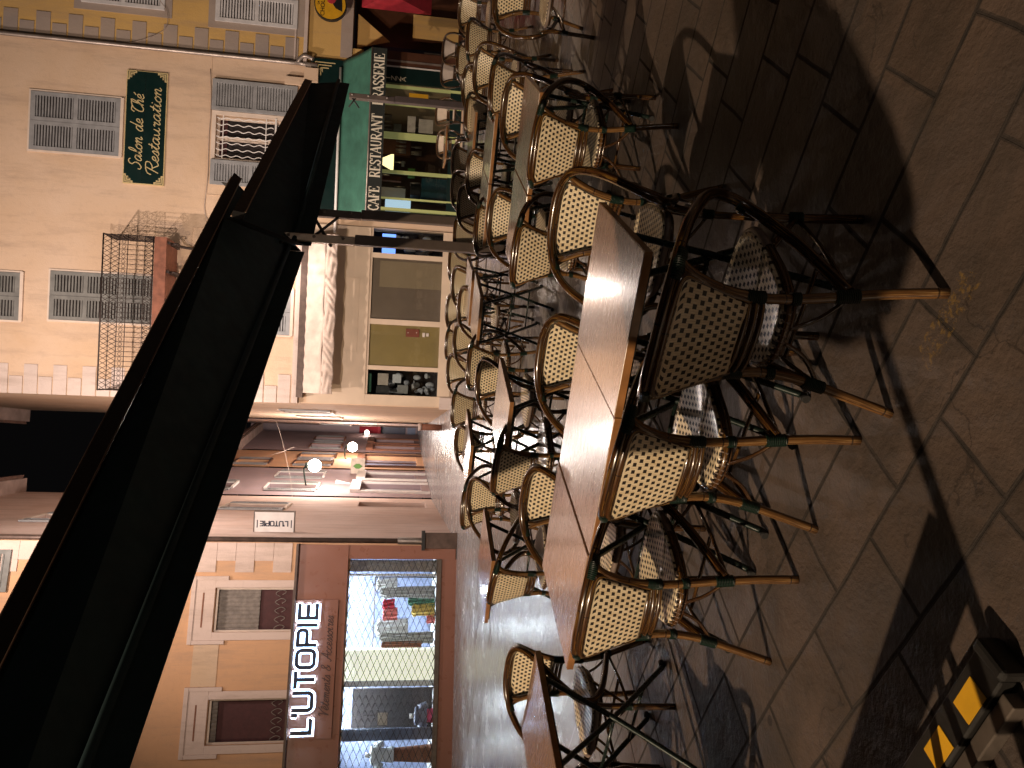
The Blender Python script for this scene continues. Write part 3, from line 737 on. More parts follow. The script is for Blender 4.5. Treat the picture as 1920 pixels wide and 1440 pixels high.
def script_text(mb, s, x, z, h, wtot, y, wd=.07, slant=.28):
    ss = s.replace('é', 'e').replace('ê', 'e'); tot = sum(SW[c] for c in ss); kx = wtot / tot; k = 0
    for c0, c in zip(s, ss):
        gl = list(SCR.get(c, []))
        if c0 == 'é': gl.append([(.2, .62), (.36, .8)])
        if c0 == 'ê': gl.append([(.08, .6), (.2, .76), (.32, .6)])
        for pts in gl:
            k += 1
            q = crom([(p[0], p[1], 0) for p in pts], 4) if len(pts) > 2 else [Vector((p[0], p[1], 0)) for p in pts]
            q = [(x + (p.x) * kx + p.y * h * slant, z + p.y * h) for p in q]
            mb.stroke(q, wd * h, y - .004 - .0007 * (k % 6), y)
        x += SW[c] * kx
def arc(cx, cz, rx, rz, a0, a1, n=8): return [(cx + rx * cos(radians(a0 + (a1 - a0) * i / n)), cz + rz * sin(radians(a0 + (a1 - a0) * i / n))) for i in range(n + 1)]
def rrect(x0, x1, z0, z1, r): return arc(x1 - r, z1 - r, r, r, 0, 90, 5) + arc(x0 + r, z1 - r, r, r, 90, 180, 5) + arc(x0 + r, z0 + r, r, r, 180, 270, 5) + arc(x1 - r, z0 + r, r, r, 270, 360, 5)
WIDE = {'L': ([(0.09, 1), (0.09, .09), (.95, .09)],), "'": ([(.10, 1.0), (.10, .82), (.04, .72)],),
        'U': ([(.09, 1), (.09, .32)] + arc(.32, .32, .23, .23, 180, 270, 5) + arc(.90, .32, .23, .23, 270, 360, 5) + [(1.13, 1)],),
        'T': ([(0, .91), (1.1, .91)], [(.55, .91), (.55, 0)]), 'O': ('closed', rrect(.09, 1.15, .09, .91, .26)),
        'P': ([(.09, 0), (.09, .91), (.8, .91)] + arc(.82, .70, .21, .21, 90, -90, 6) + [(.09, .49)],), 'I': ([(.09, 0), (.09, 1)],),
        'E': ([(1.0, .91), (.09, .91), (.09, .09), (1.0, .09)], [(.09, .5), (.95, .5)])}
WW = {'L': 1.05, "'": .30, 'U': 1.38, 'T': 1.2, 'O': 1.38, 'P': 1.24, 'I': .44, 'E': 1.05}
def wide_text(mb, s, x, z, h, wtot, y0, y1, wd, keep_w=True):
    tot = sum(WW[c] for c in s) - .1; kx = wtot / tot; k = 0
    for c in s:
        gl = WIDE[c]
        if gl[0] == 'closed':
            mb.stroke([(x + p[0] * kx, z + p[1] * h) for p in gl[1]], wd, y0, y1, closed=True)
        else:
            for pts in gl:
                k += 1
                mb.stroke([(x + p[0] * kx, z + p[1] * h) for p in pts], wd, y0 - .0006 * (k % 5), y1)
        x += WW[c] * kx

# ------------------------------------------------------------------ facade helpers
def wall(mb, x0, x1, z0, z1, holes, depth=.25):
    xs = sorted({x0, x1} | {h[0] for h in holes} | {h[1] for h in holes}); zs = sorted({z0, z1} | {h[2] for h in holes} | {h[3] for h in holes})
    xs = [x for x in xs if x0 <= x <= x1]; zs = [z for z in zs if z0 <= z <= z1]
    def inh(x, z): return any(h[0] < x < h[1] and h[2] < z < h[3] for h in holes)
    for i in range(len(xs) - 1):
        for j in range(len(zs) - 1):
            if inh((xs[i] + xs[i + 1]) / 2, (zs[j] + zs[j + 1]) / 2): continue
            b = len(mb.v); mb.v += [Vector((xs[i], 0, zs[j])), Vector((xs[i + 1], 0, zs[j])), Vector((xs[i + 1], 0, zs[j + 1])), Vector((xs[i], 0, zs[j + 1]))]
            mb.face([b, b + 1, b + 2, b + 3])
    for a, c, e, f in holes:
        b = len(mb.v); mb.v += [Vector((x, y, z)) for y in (0, depth) for x, z in ((a, e), (c, e), (c, f), (a, f))]
        for i in range(4): mb.face([b + i, b + (i + 1) % 4, b + 4 + (i + 1) % 4, b + 4 + i])
    return mb
def louver(mb_f, mb_s, x0, x1, z0, z1, y, t=.045, panels=2):
    """shutter leaf: stiles and rails in mb_f, slats in mb_s; y = front face"""
    w_ = min(.09, (x1 - x0) * .18); yb = y + t
    mb_f.box(x0, x0 + w_, y, yb, z0, z1); mb_f.box(x1 - w_, x1, y, yb, z0, z1)
    zz = [z0] + [z0 + (z1 - z0) * (i + 1) / panels for i in range(panels)]
    rails = [(z0, z0 + .11)] + [(zz[i] - .05, zz[i] + .05) for i in range(1, panels)] + [(z1 - .11, z1)]
    for a, b in rails: mb_f.box(x0 + w_, x1 - w_, y, yb, a, b)
    for (a0, a), (b, b1) in zip(rails[:-1], rails[1:]):
        n = max(3, int((b - a) / .066)); st = (b - a) / n
        for i in range(n):
            zc = a + st * (i + .5)
            R = Matrix.Translation((0, y + t / 2, zc)) @ Matrix.Rotation(radians(-24), 4, 'X')
            mb_s.box(x0 + w_, x1 - w_, -.004, .004, -st * .34, st * .34, R)

FR = Frame(0, 20.5, 0.0)
# ---- pink building with shops
pb = T(FR, 'pink_building', (4.0, 0, 0), 'tall pink ochre building on the alley corner with shutters and two shops', 'building')
XL, XR, ZT = FR.px(500, 752)[0] - .02, 8.0, 15.5
R_ = FR.rect
h_bar = R_(404, 556, 222, 303); h_bar = (h_bar[0], h_bar[1], h_bar[2] - .25, h_bar[3])
h_shop = R_(690, 845, 432, 742); h_shop = (h_shop[0], h_shop[1], .05, h_shop[3])
h_cafe = (R_(720, 850, 130, 400)[0], R_(720, 850, 118, 400)[1], .05, FR.px(700, 260)[1])
wins = [R_(57, 226, 178, 287), R_(94, 292, 513, 604), R_(-90, 38, 508, 598), R_(420, 545, 540, 626), R_(-260, -100, 178, 287)]
wl = MB(); wall(wl, XL, XR, 0, ZT, [h_bar, h_shop, h_cafe])
pb.part(wl, 'wall', 'stucco')
sd = MB()   # side of the house along the alley and the party wall
sd.box(XR - .3, XR, .01, 8, 0, ZT); pb.part(sd, 'party_wall', 'stucco')
MB_r = MB().box(XL - .45, XR, -.5, 12, ZT, ZT + .18); pb.part(MB_r, 'roof', 'eave')
for k, (a, b, c, d) in enumerate(wins):
    m = (a + b) / 2; s_ = MB(); f_ = MB()
    fr_ = MB(); t_ = .045
    fr_.box(a - t_, a, -.03, .0, c - t_, d + t_); fr_.box(b, b + t_, -.03, 0, c - t_, d + t_); fr_.box(a, b, -.03, 0, d, d + t_); fr_.box(a - .02, b + .02, -.055, 0, c - t_ - .03, c - .001)
    wf = pb.part(fr_, 'window_frame', 'frame_w')
    for x0, x1 in ((a + .004, m - .004), (m + .004, b - .004)):
        f_ = MB(); s_ = MB(); louver(f_, s_, x0, x1, c, d, -.05, .045, 3 if k in (1, 2) else 2)
        mt = 'shutter_d' if k in (1, 2) else 'shutter'
        sh = pb.part(f_, 'shutter', mt, wf); 
        for v in s_.v: f_.v
        q = MB(); q.v = s_.v; q.f = s_.f; q.uv = s_.uv; q.sm = s_.sm
        o = q.build('slats', mt, wf, pb.b)
    MB_b = MB().box(a, b, -.004, -.001, c, d); pb.part(MB_b, 'shade_backing', 'dark', wf)  # dark sheet stands for the shade between the slats
# barred window with open shutters
a, b, c, d = h_bar
fr_ = MB()
for (x0, x1, z0, z1) in ((a - .10, a, c, d + .1), (b, b + .10, c, d + .1), (a, b, d, d + .1)): fr_.box(x0, x1, -.04, .0, z0, z1)
fr_.box(a + .001, a + .07, .12, .17, c, d - .001); fr_.box(b - .07, b - .001, .12, .17, c, d - .001); fr_.box((a + b) / 2 - .05, (a + b) / 2 + .05, .11, .17, c, d - .07); fr_.box(a + .07, b - .07, .12, .17, d - .07, d - .001)
wf = pb.part(fr_, 'window_frame', 'frame_w')
gr_ = MB(); n = 7
zmid = FR.px(513, 260)[1]
for i in range(n):
    xx = a + (b - a) * (i + .5) / n
    gr_.tube([(xx + .022 * sin(j * .9), -.02, zmid + (d - zmid - .02) * j / 36) for j in range(37)], .011, 6)
gr_.box(a, b, -.03, -.01, d - .19, d - .17); gr_.box(a, b, -.03, -.01, zmid + .18, zmid + .20)
gr_.box(a - .02, b + .02, -.06, 0.0, zmid - .07, zmid - .03)
for i in range(8):      # scrolls of the lower balustrade
    xx = a + (b - a) * (i + .5) / 8
    gr_.tube([(xx + .05 * cos(t * .7) * (1 - t / 16), -.03, zmid - .25 + .05 * sin(t * .7) * (1 - t / 16)) for t in range(14)], .006, 5)
    gr_.tube([(xx + .05, -.03, zmid - .1), (xx + .05, -.03, c + .02)], .006, 5)
pb.part(gr_, 'window_bars', 'white', wf)
pb.part(MB().box(a, b, .24, .26, c, d), 'pane', 'dark', wf)
pb.part(MB().box(a + .02, b - .02, .20, .215, d - .24, d - .02), 'blind', 'maroon', wf)
for yy0, yy1, xx0, xx1 in ((157, 214, 399, 558), (306, 352, 395, 545)):
    q = R_(xx0, xx1, yy0, yy1); f_ = MB(); s_ = MB(); louver(f_, s_, q[0], q[1], q[2], q[3], -.10, .05)
    f_.v += []; base = pb.part(f_, 'shutter', 'shutter'); pb.part(s_, 'slats', 'shutter', base)
    pb.part(MB().box(q[0] + .05, q[1] - .05, -.048, -.03, q[2] + .05, q[3] - .05), 'shutter_back', 'shutter', base)
# quoins on the alley corner
zq = 0.0; k = 0
zq = FR.px(548, 745)[1] + .05
while zq < ZT - .3:
    wq = (.72, .42)[k % 2]; hq = .335
    pb.part(MB().box(XL - .012, XL + wq, -.022, -.001, zq + .012, zq + hq - .012), 'quoin', 'stone', bevel=.008)
    zq += hq; k += 1
# balcony
q = R_(288, 313, 444, 735); bx0, bx1 = FR.px(300, 735, .95)[0], FR.px(300, 444, .95)[0]
zb1 = FR.px(288, 500, .95)[1]; zb0 = FR.px(313, 500, .95)[1]; zr = FR.px(191, 500, .95)[1]
bal = pb.part(MB().box(bx0, bx1, -.95, -.001, zb0 + .03, zb1), 'balcony_slab', 'terracotta')
for i in range(6):
    br = MB(); xx = bx0 + .12 + (bx1 - bx0 - .24) * i / 5
    br.tube(crom([(xx, -.02, zb0 - .55), (xx, -.12, zb0 - .42), (xx, -.35, zb0 - .16), (xx, -.62, zb0 - .10), (xx, -.72, zb0 - .02)], 4), .035, 6)
    br.tube(crom([(xx, -.72, zb0 - .02), (xx, -.80, zb0 - .12), (xx, -.70, zb0 - .18), (xx, -.64, zb0 - .1)], 3), .02, 6)
    br.box(xx - .03, xx + .03, -.9, -.02, zb0 - .03, zb0 + .028)
    pb.part(br, 'bracket', 'railing', bal)
rl = MB()
def rail_side(p0, p1):
    p0 = Vector(p0); p1 = Vector(p1); L = (p1 - p0).length; n = int(L / .115); d_ = (p1 - p0) / L
    hz = zr - zb1
    for zz, rr in ((.03, .016), (.22, .010), (hz * .52, .010), (hz * .68, .010), (hz * .84, .009), (hz, .020)):
        rl.tube([p0 + Vector((0, 0, zz)), p1 + Vector((0, 0, zz))], rr, 4)
    for i in range(n + 1):
        a_ = p0 + d_ * (L * i / n)
        rl.tube([a_ + Vector((0, 0, .0)), a_ + Vector((0, 0, hz * .68))], .007, 4, caps=False)
        if i < n:
            s_ = L / n
            for (z0, z1) in ((.03, .22), (hz * .68, hz * .84), (hz * .84, hz)):
                rl.tube([a_ + Vector((0, 0, z0)), a_ + d_ * s_ + Vector((0, 0, z1))], .0065, 4, caps=False)
                rl.tube([a_ + d_ * s_ + Vector((0, 0, z0)), a_ + Vector((0, 0, z1))], .0065, 4, caps=False)
            c_ = a_ + d_ * s_ * .5 + Vector((0, 0, hz * .60)); r0 = s_ * .36
            rl.tube([c_ + d_ * (cos(t * pi / 4) * r0) + Vector((0, 0, sin(t * pi / 4) * r0)) for t in range(8)], .006, 4, closed=True)
rail_side((bx0, -.93, zb1), (bx1, -.93, zb1)); rail_side((bx0, -.93, zb1), (bx0, -.01, zb1)); rail_side((bx1, -.93, zb1), (bx1, -.01, zb1))
pb.part(rl, 'railing', 'railing', bal)
# cornice above the shops
cz = FR.px(560, 600)[1]
cn = MB().box(XL, XR, -.14, -.001, cz - .06, cz + .04); cn.box(XL, XR, -.09, -.001, cz + .041, cz + .10)
pb.part(cn, 'cornice', 'stone')
# raised render panels framed by a thin line
for x0, x1, y0, y1 in ((392, 560, 112, 372), (355, 548, 432, 735)):
    q = R_(x0, x1, y0, y1); ln = MB()
    for (u0, u1, v0, v1) in ((q[0], q[1], q[3] - .015, q[3]), (q[0], q[0] + .015, cz + .12, q[3] - .015), (q[1] - .015, q[1], cz + .12, q[3] - .015)):
        ln.box(u0, u1, -.012, -.001, v0, v1)
    pb.part(ln, 'render_moulding', 'stucco')
# cream shop front
a, b, c, d = h_shop
zf = FR.px(630, 600)[1]
def cream_box(x0, x1, y0, y1, z0, z1, nm='shop_frame'): return pb.part(MB().box(x0, x1, y0, y1, z0, z1), nm, 'cream', bevel=.006)
xa, xb = XL + .03, FR.px(650, 424)[0]
fz0, fz1 = d, cz - .17
q = R_(645, 672, 520, 660)
fas = MB().box(xa, xb, -.06, -.001, d, cz - .28); cre = pb.part(fas, 'shop_fascia', 'cream')
pn = MB()
for (u0, u1, v0, v1) in ((q[0], q[1], q[3] - .02, q[3]), (q[0], q[1], q[2], q[2] + .02), (q[0], q[0] + .02, q[2] + .02, q[3] - .02), (q[1] - .02, q[1], q[2] + .02, q[3] - .02)):
    pn.box(u0, u1, -.072, -.061, v0, v1)
pb.part(pn, 'fascia_moulding', 'cream', cre)
cream_box(xa, a, -.06, -.001, .02, d - .001); cream_box(b, xb, -.06, -.001, .02, d - .001)
cols = [(430, 478), (487, 601), (611, 688), (696, 742)]
xm = [(FR.px(770, y1)[0], FR.px(770, y0)[0]) for y0, y1 in cols]
sf = MB()
for (l0, l1), (r0, r1) in zip(xm[1:], xm[:-1]): sf.box(l1, r0, -.02, .08, .05, d)
sf.box(a, b, -.025, .085, d - .06, d - .0005); sf.box(a, b, -.025, .085, .0505, .38)
pb.part(sf, 'glazing_frame', 'cream')
shop = []
for (l, r), mt, nm in zip(xm, ('glass', 'umber', 'ochre', 'glass'), ('pane', 'backing', 'backing', 'pane')):
    if mt == 'glass': pb.part(MB().box(l, r, .03, .036, .38, d - .06), 'pane', 'glass')
    else:
        pb.part(MB().box(l, r, .05, .06, .38, d - .06), 'backing_paper', mt); pb.part(MB().box(l, r, .03, .036, .38, d - .06), 'pane', 'glass')
q = R_(712, 845, 492, 541); pb.part(MB().box(q[0], q[1], .042, .048, .38, q[3]), 'backing_board', 'umber_l')
q = R_(761, 786, 617, 632); pq = pb.part(MB().box(*q[:2], -.0, .025, *q[2:]), 'plaque', 'plaque')
sc = MB()
for yy in (765, 781): 
    u, v = FR.px(yy, 624); sc.disc(u, v, .012, -.006, -.001, 8)
pb.part(sc, 'screw', 'white', pq)
for x0, x1, y0, y1 in ((792, 797, 624, 632), (799, 804, 625, 631)): q = R_(x0, x1, y0, y1); pb.part(MB().box(*q[:2], .015, .025, *q[2:]), 'sticker', 'paper')
# interior of the two glazed bays
inn = MB(); inn.box(xm[0][0], xm[0][1] + .1, 1.2, 1.25, .05, d); inn.box(xm[3][0] - .1, xm[3][1], 1.2, 1.25, .05, d); pb.part(inn, 'back_wall', 'dark')
it = MB(); q = R_(716, 742, 432, 472); it.box(q[0], q[1], .5, .52, q[2], q[3]); pb.part(it, 'screen', 'screen')
dp = MB()
for i in range(26):
    l, r = xm[3]; u = l + .06 + random.random() * (r - l - .16); v = .5 + random.random() * 1.3
    dp.ball((u, .35 + random.random() * .5, v), .035 + random.random() * .06, 8, 6, random.uniform(.5, 2.2))
pb.part(dp, 'shop_goods', 'whitef')
for (x0, x1, y0, y1, mt) in ((684, 696, 700, 735, 'greenf'), (708, 728, 700, 722, 'paper'), (736, 752, 702, 718, 'whitef'), (705, 730, 724, 738, 'black'), (745, 765, 722, 738, 'greyf')):
    q = R_(x0, x1, y0, y1); pb.part(MB().box(q[0], q[1], .10, .11, q[2], q[3]), 'poster', mt)
dp = MB()
for i in range(14):
    l, r = xm[0]; u = l + .1 + random.random() * (r - l - .2); v = .6 + random.random() * 1.2
    dp.ball((u, .4 + random.random() * .4, v), .05 + random.random() * .06, 8, 6, random.uniform(.5, 2))
pb.part(dp, 'shop_goods', 'greyf')
# shop awning, folded
za = [FR.px(x, 600, dd)[1] for x, dd in ((570, .15), (607, .62), (628, .62))]
ax0, ax1 = FR.px(600, 738, .5)[0], FR.px(600, 440, .5)[0]
pb.part(MB().box(ax0 - .12, ax1 + .02, -.30, -.062, za[0] - .05, za[0] + .11), 'awning_box', 'pipe_d')
random.seed(3)
def fold(u, v): return (ax0 + (ax1 - ax0) * u, -.28 - .36 * v - .02 * sin(u * 31 + v * 5) * v + .012 * sin(u * 83), za[0] - .05 + (za[1] - za[0] + .05) * v + .02 * sin(u * 19 + v * 3) * v)
def val(u, v): return (ax0 + (ax1 - ax0) * u, -.645 - .045 * abs(sin(u * 41 + 2 * sin(v * 4 + u * 17))) * sin(v * pi) - .02 * sin(u * 90) * v, za[1] + (za[2] - za[1]) * v + .012 * sin(u * 37) * v)
aw = pb.part(MB().grid(fold, 80, 8), 'shop_awning', 'aw_cream'); o = pb.part(MB().grid(val, 160, 10), 'awning_valance', 'aw_cream', aw)
for o_ in (aw, o): m_ = o_.modifiers.new('thickness', 'SOLIDIFY'); m_.thickness = .008
# doorstep and plinth
pl = MB().box(XL - .03, a - .02, -.13, -.061, 0.0, .32); pb.part(pl, 'plinth', 'stone')

# ---- cafe front (ground floor right)
a, b, c, d = h_cafe
zg0, zg1 = FR.px(640, 250)[1], FR.px(578, 250)[1]
gx0, gx1 = FR.px(620, 404)[0], FR.px(600, 112)[0]
gf = pb.part(MB().box(gx0, gx1, -.10, -.001, zg0 - .55, zg1), 'cafe_fascia', 'sign_g')
orn = MB()
for sx, xx in ((-1, gx1 - .1),):
    for k, (o1, l1) in enumerate(((0, .5), (.07, .34), (.14, .2))):
        orn.stroke([(xx - o1 - l1, zg1 - .12 - o1), (xx - o1, zg1 - .12 - o1), (xx - o1, zg1 - .12 - o1 - l1)], .022, -.108 - .001 * k, -.101)
    orn.stroke([(xx - .25, zg1 - .3), (xx - .17, zg1 - .3), (xx - .17, zg1 - .22), (xx - .25, zg1 - .22)], .02, -.112, -.101)
pb.part(orn, 'gilt_corner', 'gold', gf)
for y0, y1 in ((401, 414), (132, 161)):
    q = R_(700, 850, y0, y1); pb.part(MB().box(q[0], q[1], -.08, .06, .02, d), 'cafe_pilaster', 'sign_g')
for y0, y1, mt in ((129, 131.5, 'white'), (101, 128.5, 'wood_d'), (118, 121, 'pipe')):
    q = R_(700, 850, y0, y1); pb.part(MB().box(q[0], q[1], -.085 if mt != 'wood_d' else -.05, -.002, .02, d), 'door_post', mt)
# stacked vertical lettering on the right pilaster
def zed(x, z, h, w_): return [[(x, z + h), (x + w_, z + h), (x, z), (x + w_, z)]]
lt = MB(); xpz = FR.px(750, 150)[0]; hh = .105
zA = FR.px(761, 154)[1]
wv_ = .11
rows = [('A', zA), ('Z', zA + .135), ('Z', zA + .27), ('I', zA + .405), ('P', zA + .54)]
for ch, z0 in rows:
    if ch == 'A': st = [[(0, 0), (.5, 1), (1, 0)], [(.2, .35), (.8, .35)]]
    elif ch == 'Z': st = [[(0, 1), (1, 1), (0, 0), (1, 0)]]
    elif ch == 'I': st = [[(.5, 0), (.5, 1)]]
    else: st = [[(.1, 0), (.1, 1), (.8, .95), (.85, .6), (.1, .5)]]
    for i_, p_ in enumerate(st): lt.stroke([(xpz - wv_ / 2 + x * wv_, z0 + z * hh) for x, z in p_], .014, -.088 - .001 * i_, -.081)
pb.part(lt, 'vertical_lettering', 'ivory')
# glazing
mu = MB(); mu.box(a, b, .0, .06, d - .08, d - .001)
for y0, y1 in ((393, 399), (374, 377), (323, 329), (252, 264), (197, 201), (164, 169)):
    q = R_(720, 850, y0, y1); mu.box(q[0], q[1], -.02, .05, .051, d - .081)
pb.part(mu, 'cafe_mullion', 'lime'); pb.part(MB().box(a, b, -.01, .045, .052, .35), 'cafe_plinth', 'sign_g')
pb.part(MB().box(a, b, .02, .026, .35, d - .08), 'pane', 'glass')
# cafe room
rm = MB(); rm.box(a, b, 4.0, 4.05, 0.0, d); rm.box(a - .05, a, .3, 4.0, 0, d); rm.box(b, b + .05, .3, 4.0, 0, d); rm.box(a, b, .3, 4.0, d + .001, d + .05)
pb.part(rm, 'cafe_room', 'wood_d')
def item(x0, x1, y0, y1, dep, mt, nm, th=.05, par=None):
    q = FR.rect(x0, x1, y0, y1, -dep); return pb.part(MB().box(q[0], q[1], dep, dep + th, q[2], q[3]), nm, mt, par)
q = FR.rect(716, 738, 291, 312, -1.5); pb.part(MB().tube([((q[0] + q[1]) / 2, 1.6, q[2]), ((q[0] + q[1]) / 2, 1.6, q[2] + .08), ((q[0] + q[1]) / 2, 1.6, q[3])], .1, 20, rs=[.22, .21, .09]), 'lamp_shade', 'cafe_glow')
item(722, 770, 372, 392, 1.2, 'tankglow', 'bottle_fridge', .5)
item(790, 848, 336, 372, 1.0, 'teal', 'counter', .8)
item(770, 788, 345, 366, 1.1, 'black', 'coffee_machine', .4)
item(715, 760, 352, 372, 2.0, 'cream', 'shelf_wall', .1); item(716, 752, 330, 338, 1.4, 'plaque', 'shelf_box', .2)
item(785, 812, 224, 250, .07, 'paper', 'menu_sheet', .006); item(764, 779, 218, 250, .07, 'paper', 'menu_sheet', .006)
item(753, 758, 302, 312, 1.2, 'white', 'small_card', .02); item(765, 778, 316, 332, .9, 'leaf', 'plant_pot', .15)
item(715, 770, 255, 290, 2.5, 'brownf', 'back_shelf', .2); item(738, 753, 232, 246, 1.4, 'greyf', 'dark_picture', .03)
bt = MB(); q = FR.rect(716, 775, 205, 395, -1.9)
for i in range(46):
    u = random.uniform(q[0], q[1]); v = random.uniform(1.2, 2.6); v = floor(v / .45) * .45 + .1
    bt.tube([(u, 2.2, v), (u, 2.2, v + .18), (u, 2.2, v + .22), (u, 2.2, v + .3)], .035, 6, rs=[.035, .035, .015, .015])
pb.part(bt, 'bottle_row', 'pipe')
item(767, 803, 176, 190, -.055, 'yellow', 'opening_hours_plate', .01)
# cafe awning
YD = 1.15
fr1 = FR.px(697, 88, YD); fl1 = FR.px(687, 397, YD); br1 = FR.px(641, 152, .10); bl1 = FR.px(634, 393, .10)
zf_, zb_ = (fr1[1] + fl1[1]) / 2, (br1[1] + bl1[1]) / 2; xl_, xr_ = fl1[0], fr1[0]
def awn(u, v): return (xl_ + (xr_ - xl_) * u, -.11 - (YD - .11) * v, zb_ + (zf_ - zb_) * v - .03 * sin(v * pi) + .006 * sin(u * 25) * sin(v * pi))
ca = T(FR, 'cafe_awning', ((xl_ + xr_) / 2, -.1, zb_), 'green fabric awning with white lettering on its black valance over the cafe', 'awning')
o = ca.part(MB().grid(awn, 40, 8), 'awning_fabric', 'aw_green'); m_ = o.modifiers.new('thickness', 'SOLIDIFY'); m_.thickness = .006
zv = FR.px(720, 240, YD)[1]
vl = ca.part(MB().box(xl_, xr_, -YD - .006, -YD, zv, zf_ - .002), 'valance', 'valance')
tx = MB(); x1t = FR.px(708, 99, YD)[0]; x0t = FR.px(703, 395, YD)[0]
hv = (zf_ - zv) * .72
tot_ = sum(WID[c] for c in 'CAFE  RESTAURANT  BRASSERIE'); xw = x0t
for wd_ in ('CAFE  ', 'RESTAURANT  ', 'BRASSERIE'):
    ww_ = (x1t - x0t) * sum(WID[c] for c in wd_) / tot_; tx = MB(); serif_text(tx, wd_, xw, zv + (zf_ - zv) * .14, hv, ww_, -YD - .007)
    ca.part(tx, 'lettering', 'ivory', vl); xw += ww_
ca.part(MB().tube([(xl_, -YD, zf_), (xr_, -YD, zf_)], .02, 6), 'front_bar', 'pipe')
ar = MB()
for xx in (xl_ + .3, xr_ - .3): ar.tube([(xx, -.1, zb_ - .1), (xx + .3, -.6, zf_ - .02), (xx, -YD + .02, zf_ - .03)], .018, 6)
ca.part(ar, 'folding_arm', 'pipe')
tube_z = FR.px(630, 400)[1]
ca.part(MB().tube([(xl_ - .4, -.16, tube_z), (xr_ - .2, -.16, tube_z + .02)], .035, 8), 'roller_tube', 'white')

# ---- oval green sign board
q = R_(235, 312, 135, 347)
sg = T(FR, 'tearoom_sign', ((q[0] + q[1]) / 2, 0, q[2]), 'dark green board with gold script reading Salon de Thé Restauration', 'sign')
x0, x1, z0, z1 = q; st = .055
poly = []
sb = sg.part(MB().box(x0, x1, -.05, -.005, z0, z1), 'board', 'gold')
steps = [(0, 3), (1, 2), (2, 1), (3, 0)]
def corner(cx, cz, sx, sz):
    return [(cx + sx * st * i, cz + sz * st * j) for i, j in ((0, 4), (1, 4), (1, 3), (2, 3), (2, 2), (3, 2), (3, 1), (4, 1), (4, 0))]
g_ = .02
poly = corner(x0 + g_, z0 + g_, 1, 1) + corner(x1 - g_, z0 + g_, -1, 1)[::-1] + corner(x1 - g_, z1 - g_, -1, -1) + corner(x0 + g_, z1 - g_, 1, -1)[::-1]
sg.part(MB().prism(poly, -.058, -.051), 'green_field', 'sign_g', sb)
ko = MB(); kk = 0
for cx, cz, sx, sz in ((x0, z0, 1, 1), (x1, z0, -1, 1), (x1, z1, -1, -1), (x0, z1, 1, -1)):
    for k_, (o_, l_) in enumerate(((.035, .17), (.075, .10), (.115, .05))):
        kk += 1; ko.stroke([(cx + sx * o_, cz + sz * (o_ + l_)), (cx + sx * o_, cz + sz * o_), (cx + sx * (o_ + l_), cz + sz * o_)], .012, -.0535 - .0006 * k_, -.0505)
sg.part(ko, 'corner_fretwork', 'sign_g', sb)
tx = MB(); W_ = x1 - x0; Hh = z1 - z0
script_text(tx, 'Salon de Thé', x0 + W_ * .13, z0 + Hh * .56, Hh * .31, W_ * .66, -.059, .075)
script_text(tx, 'Restauration', x0 + W_ * .10, z0 + Hh * .14, Hh * .31, W_ * .76, -.059, .075)
sg.part(tx, 'gilt_lettering', 'gold', sb)
sg.part(MB().box(x0 + .03, x1 - .03, -.0602, -.0585, (z0 + z1) / 2 + .03, (z0 + z1) / 2 + .04), 'board_joint', 'iron', sb)

# ---- yellow building on the right
yb = T(FR, 'yellow_building', (11.0, 0, 0), 'ochre yellow house with grey quoins and white shutters at the upper right', 'building')
q1 = R_(406, 560, -60, 48); q2 = R_(236, 312, -90, 17)
q2 = (q2[0], q2[1], q2[2], q2[3] + 1.0)
hd = (max(FR.px(750, 100)[0], XR + .3), 14.2, .02, FR.px(660, 40)[1])
yb.part(wall(MB(), XR + .02, 15, 0, ZT + .5, [hd], .9), 'wall', 'stucco_y')
for (a, b, c, d) in (q1, q2):
    fr_ = MB(); wd_ = .17
    for u0, u1, v0, v1 in ((a - wd_, a, c - wd_, d + wd_), (b, b + wd_, c - wd_, d + wd_), (a, b, d, d + wd_), (a, b, c - wd_, c)): fr_.box(u0, u1, -.02, -.001, v0, v1)
    wf = yb.part(fr_, 'window_surround', 'stone_g')
    n_ = 2; m_ = (a + b) / 2
    for u0, u1 in ((a, m_ - .01), (m_ + .01, b)):
        f_ = MB(); s_ = MB(); louver(f_, s_, u0, u1, c, d, -.06, .05); yb.part(f_, 'shutter', 'shutter_w', wf); yb.part(s_, 'slats', 'shutter_w', wf)
    yb.part(MB().box(a, b, -.008, -.002, c, d), 'shade_backing', 'dark', wf)  # near-black sheet in place of shade behind the louvres
zq = FR.px(560, 100)[1]; k = 0
while zq < ZT:
    for nq in (0,):
        wq = (.62, .36)[k % 2]; yb.part(MB().box(XR + .05, XR + .05 + wq, -.02, -.001, zq + .01, zq + .34), 'quoin', 'stone_g', bevel=.006)
    zq += .37; k += 1
zc = FR.px(575, 60)[1]; yb.part(MB().box(XR + .03, 15, -.12, -.001, zc - .04, zc + .05).box(XR + .03, 15, -.05, -.0015, zc + .25, zc + .29), 'cornice', 'stone')
zl0, zl1 = FR.px(662, 60)[1], FR.px(640, 60)[1]
yb.part(MB().box(XR + .3, 15, -.06, -.001, zl0, zl1), 'lintel', 'stone_g')
yb.part(MB().box(XR + .35, 14.3, .9, .95, 0, zl0), 'shaded_wall_back', 'wood_d'); q = R_(680, 862, 74, 112); yb.part(MB().box(q[0], q[1], .6, .65, 0.02, q[3]), 'shop_door', 'bluep')  # brown back stands for the yellow wall in shade
sc_ = MB(); u = FR.px(740, 106)[0]; sc_.box(u, u + .09, -.03, .02, .02, zl0 - .3); yb.part(sc_, 'door_post', 'bluep')
q = R_(795, 850, 108, 122); yb.part(MB().box(q[0], q[1] + .1, .02, .05, q[2], q[3]), 'door_panel', 'steel')
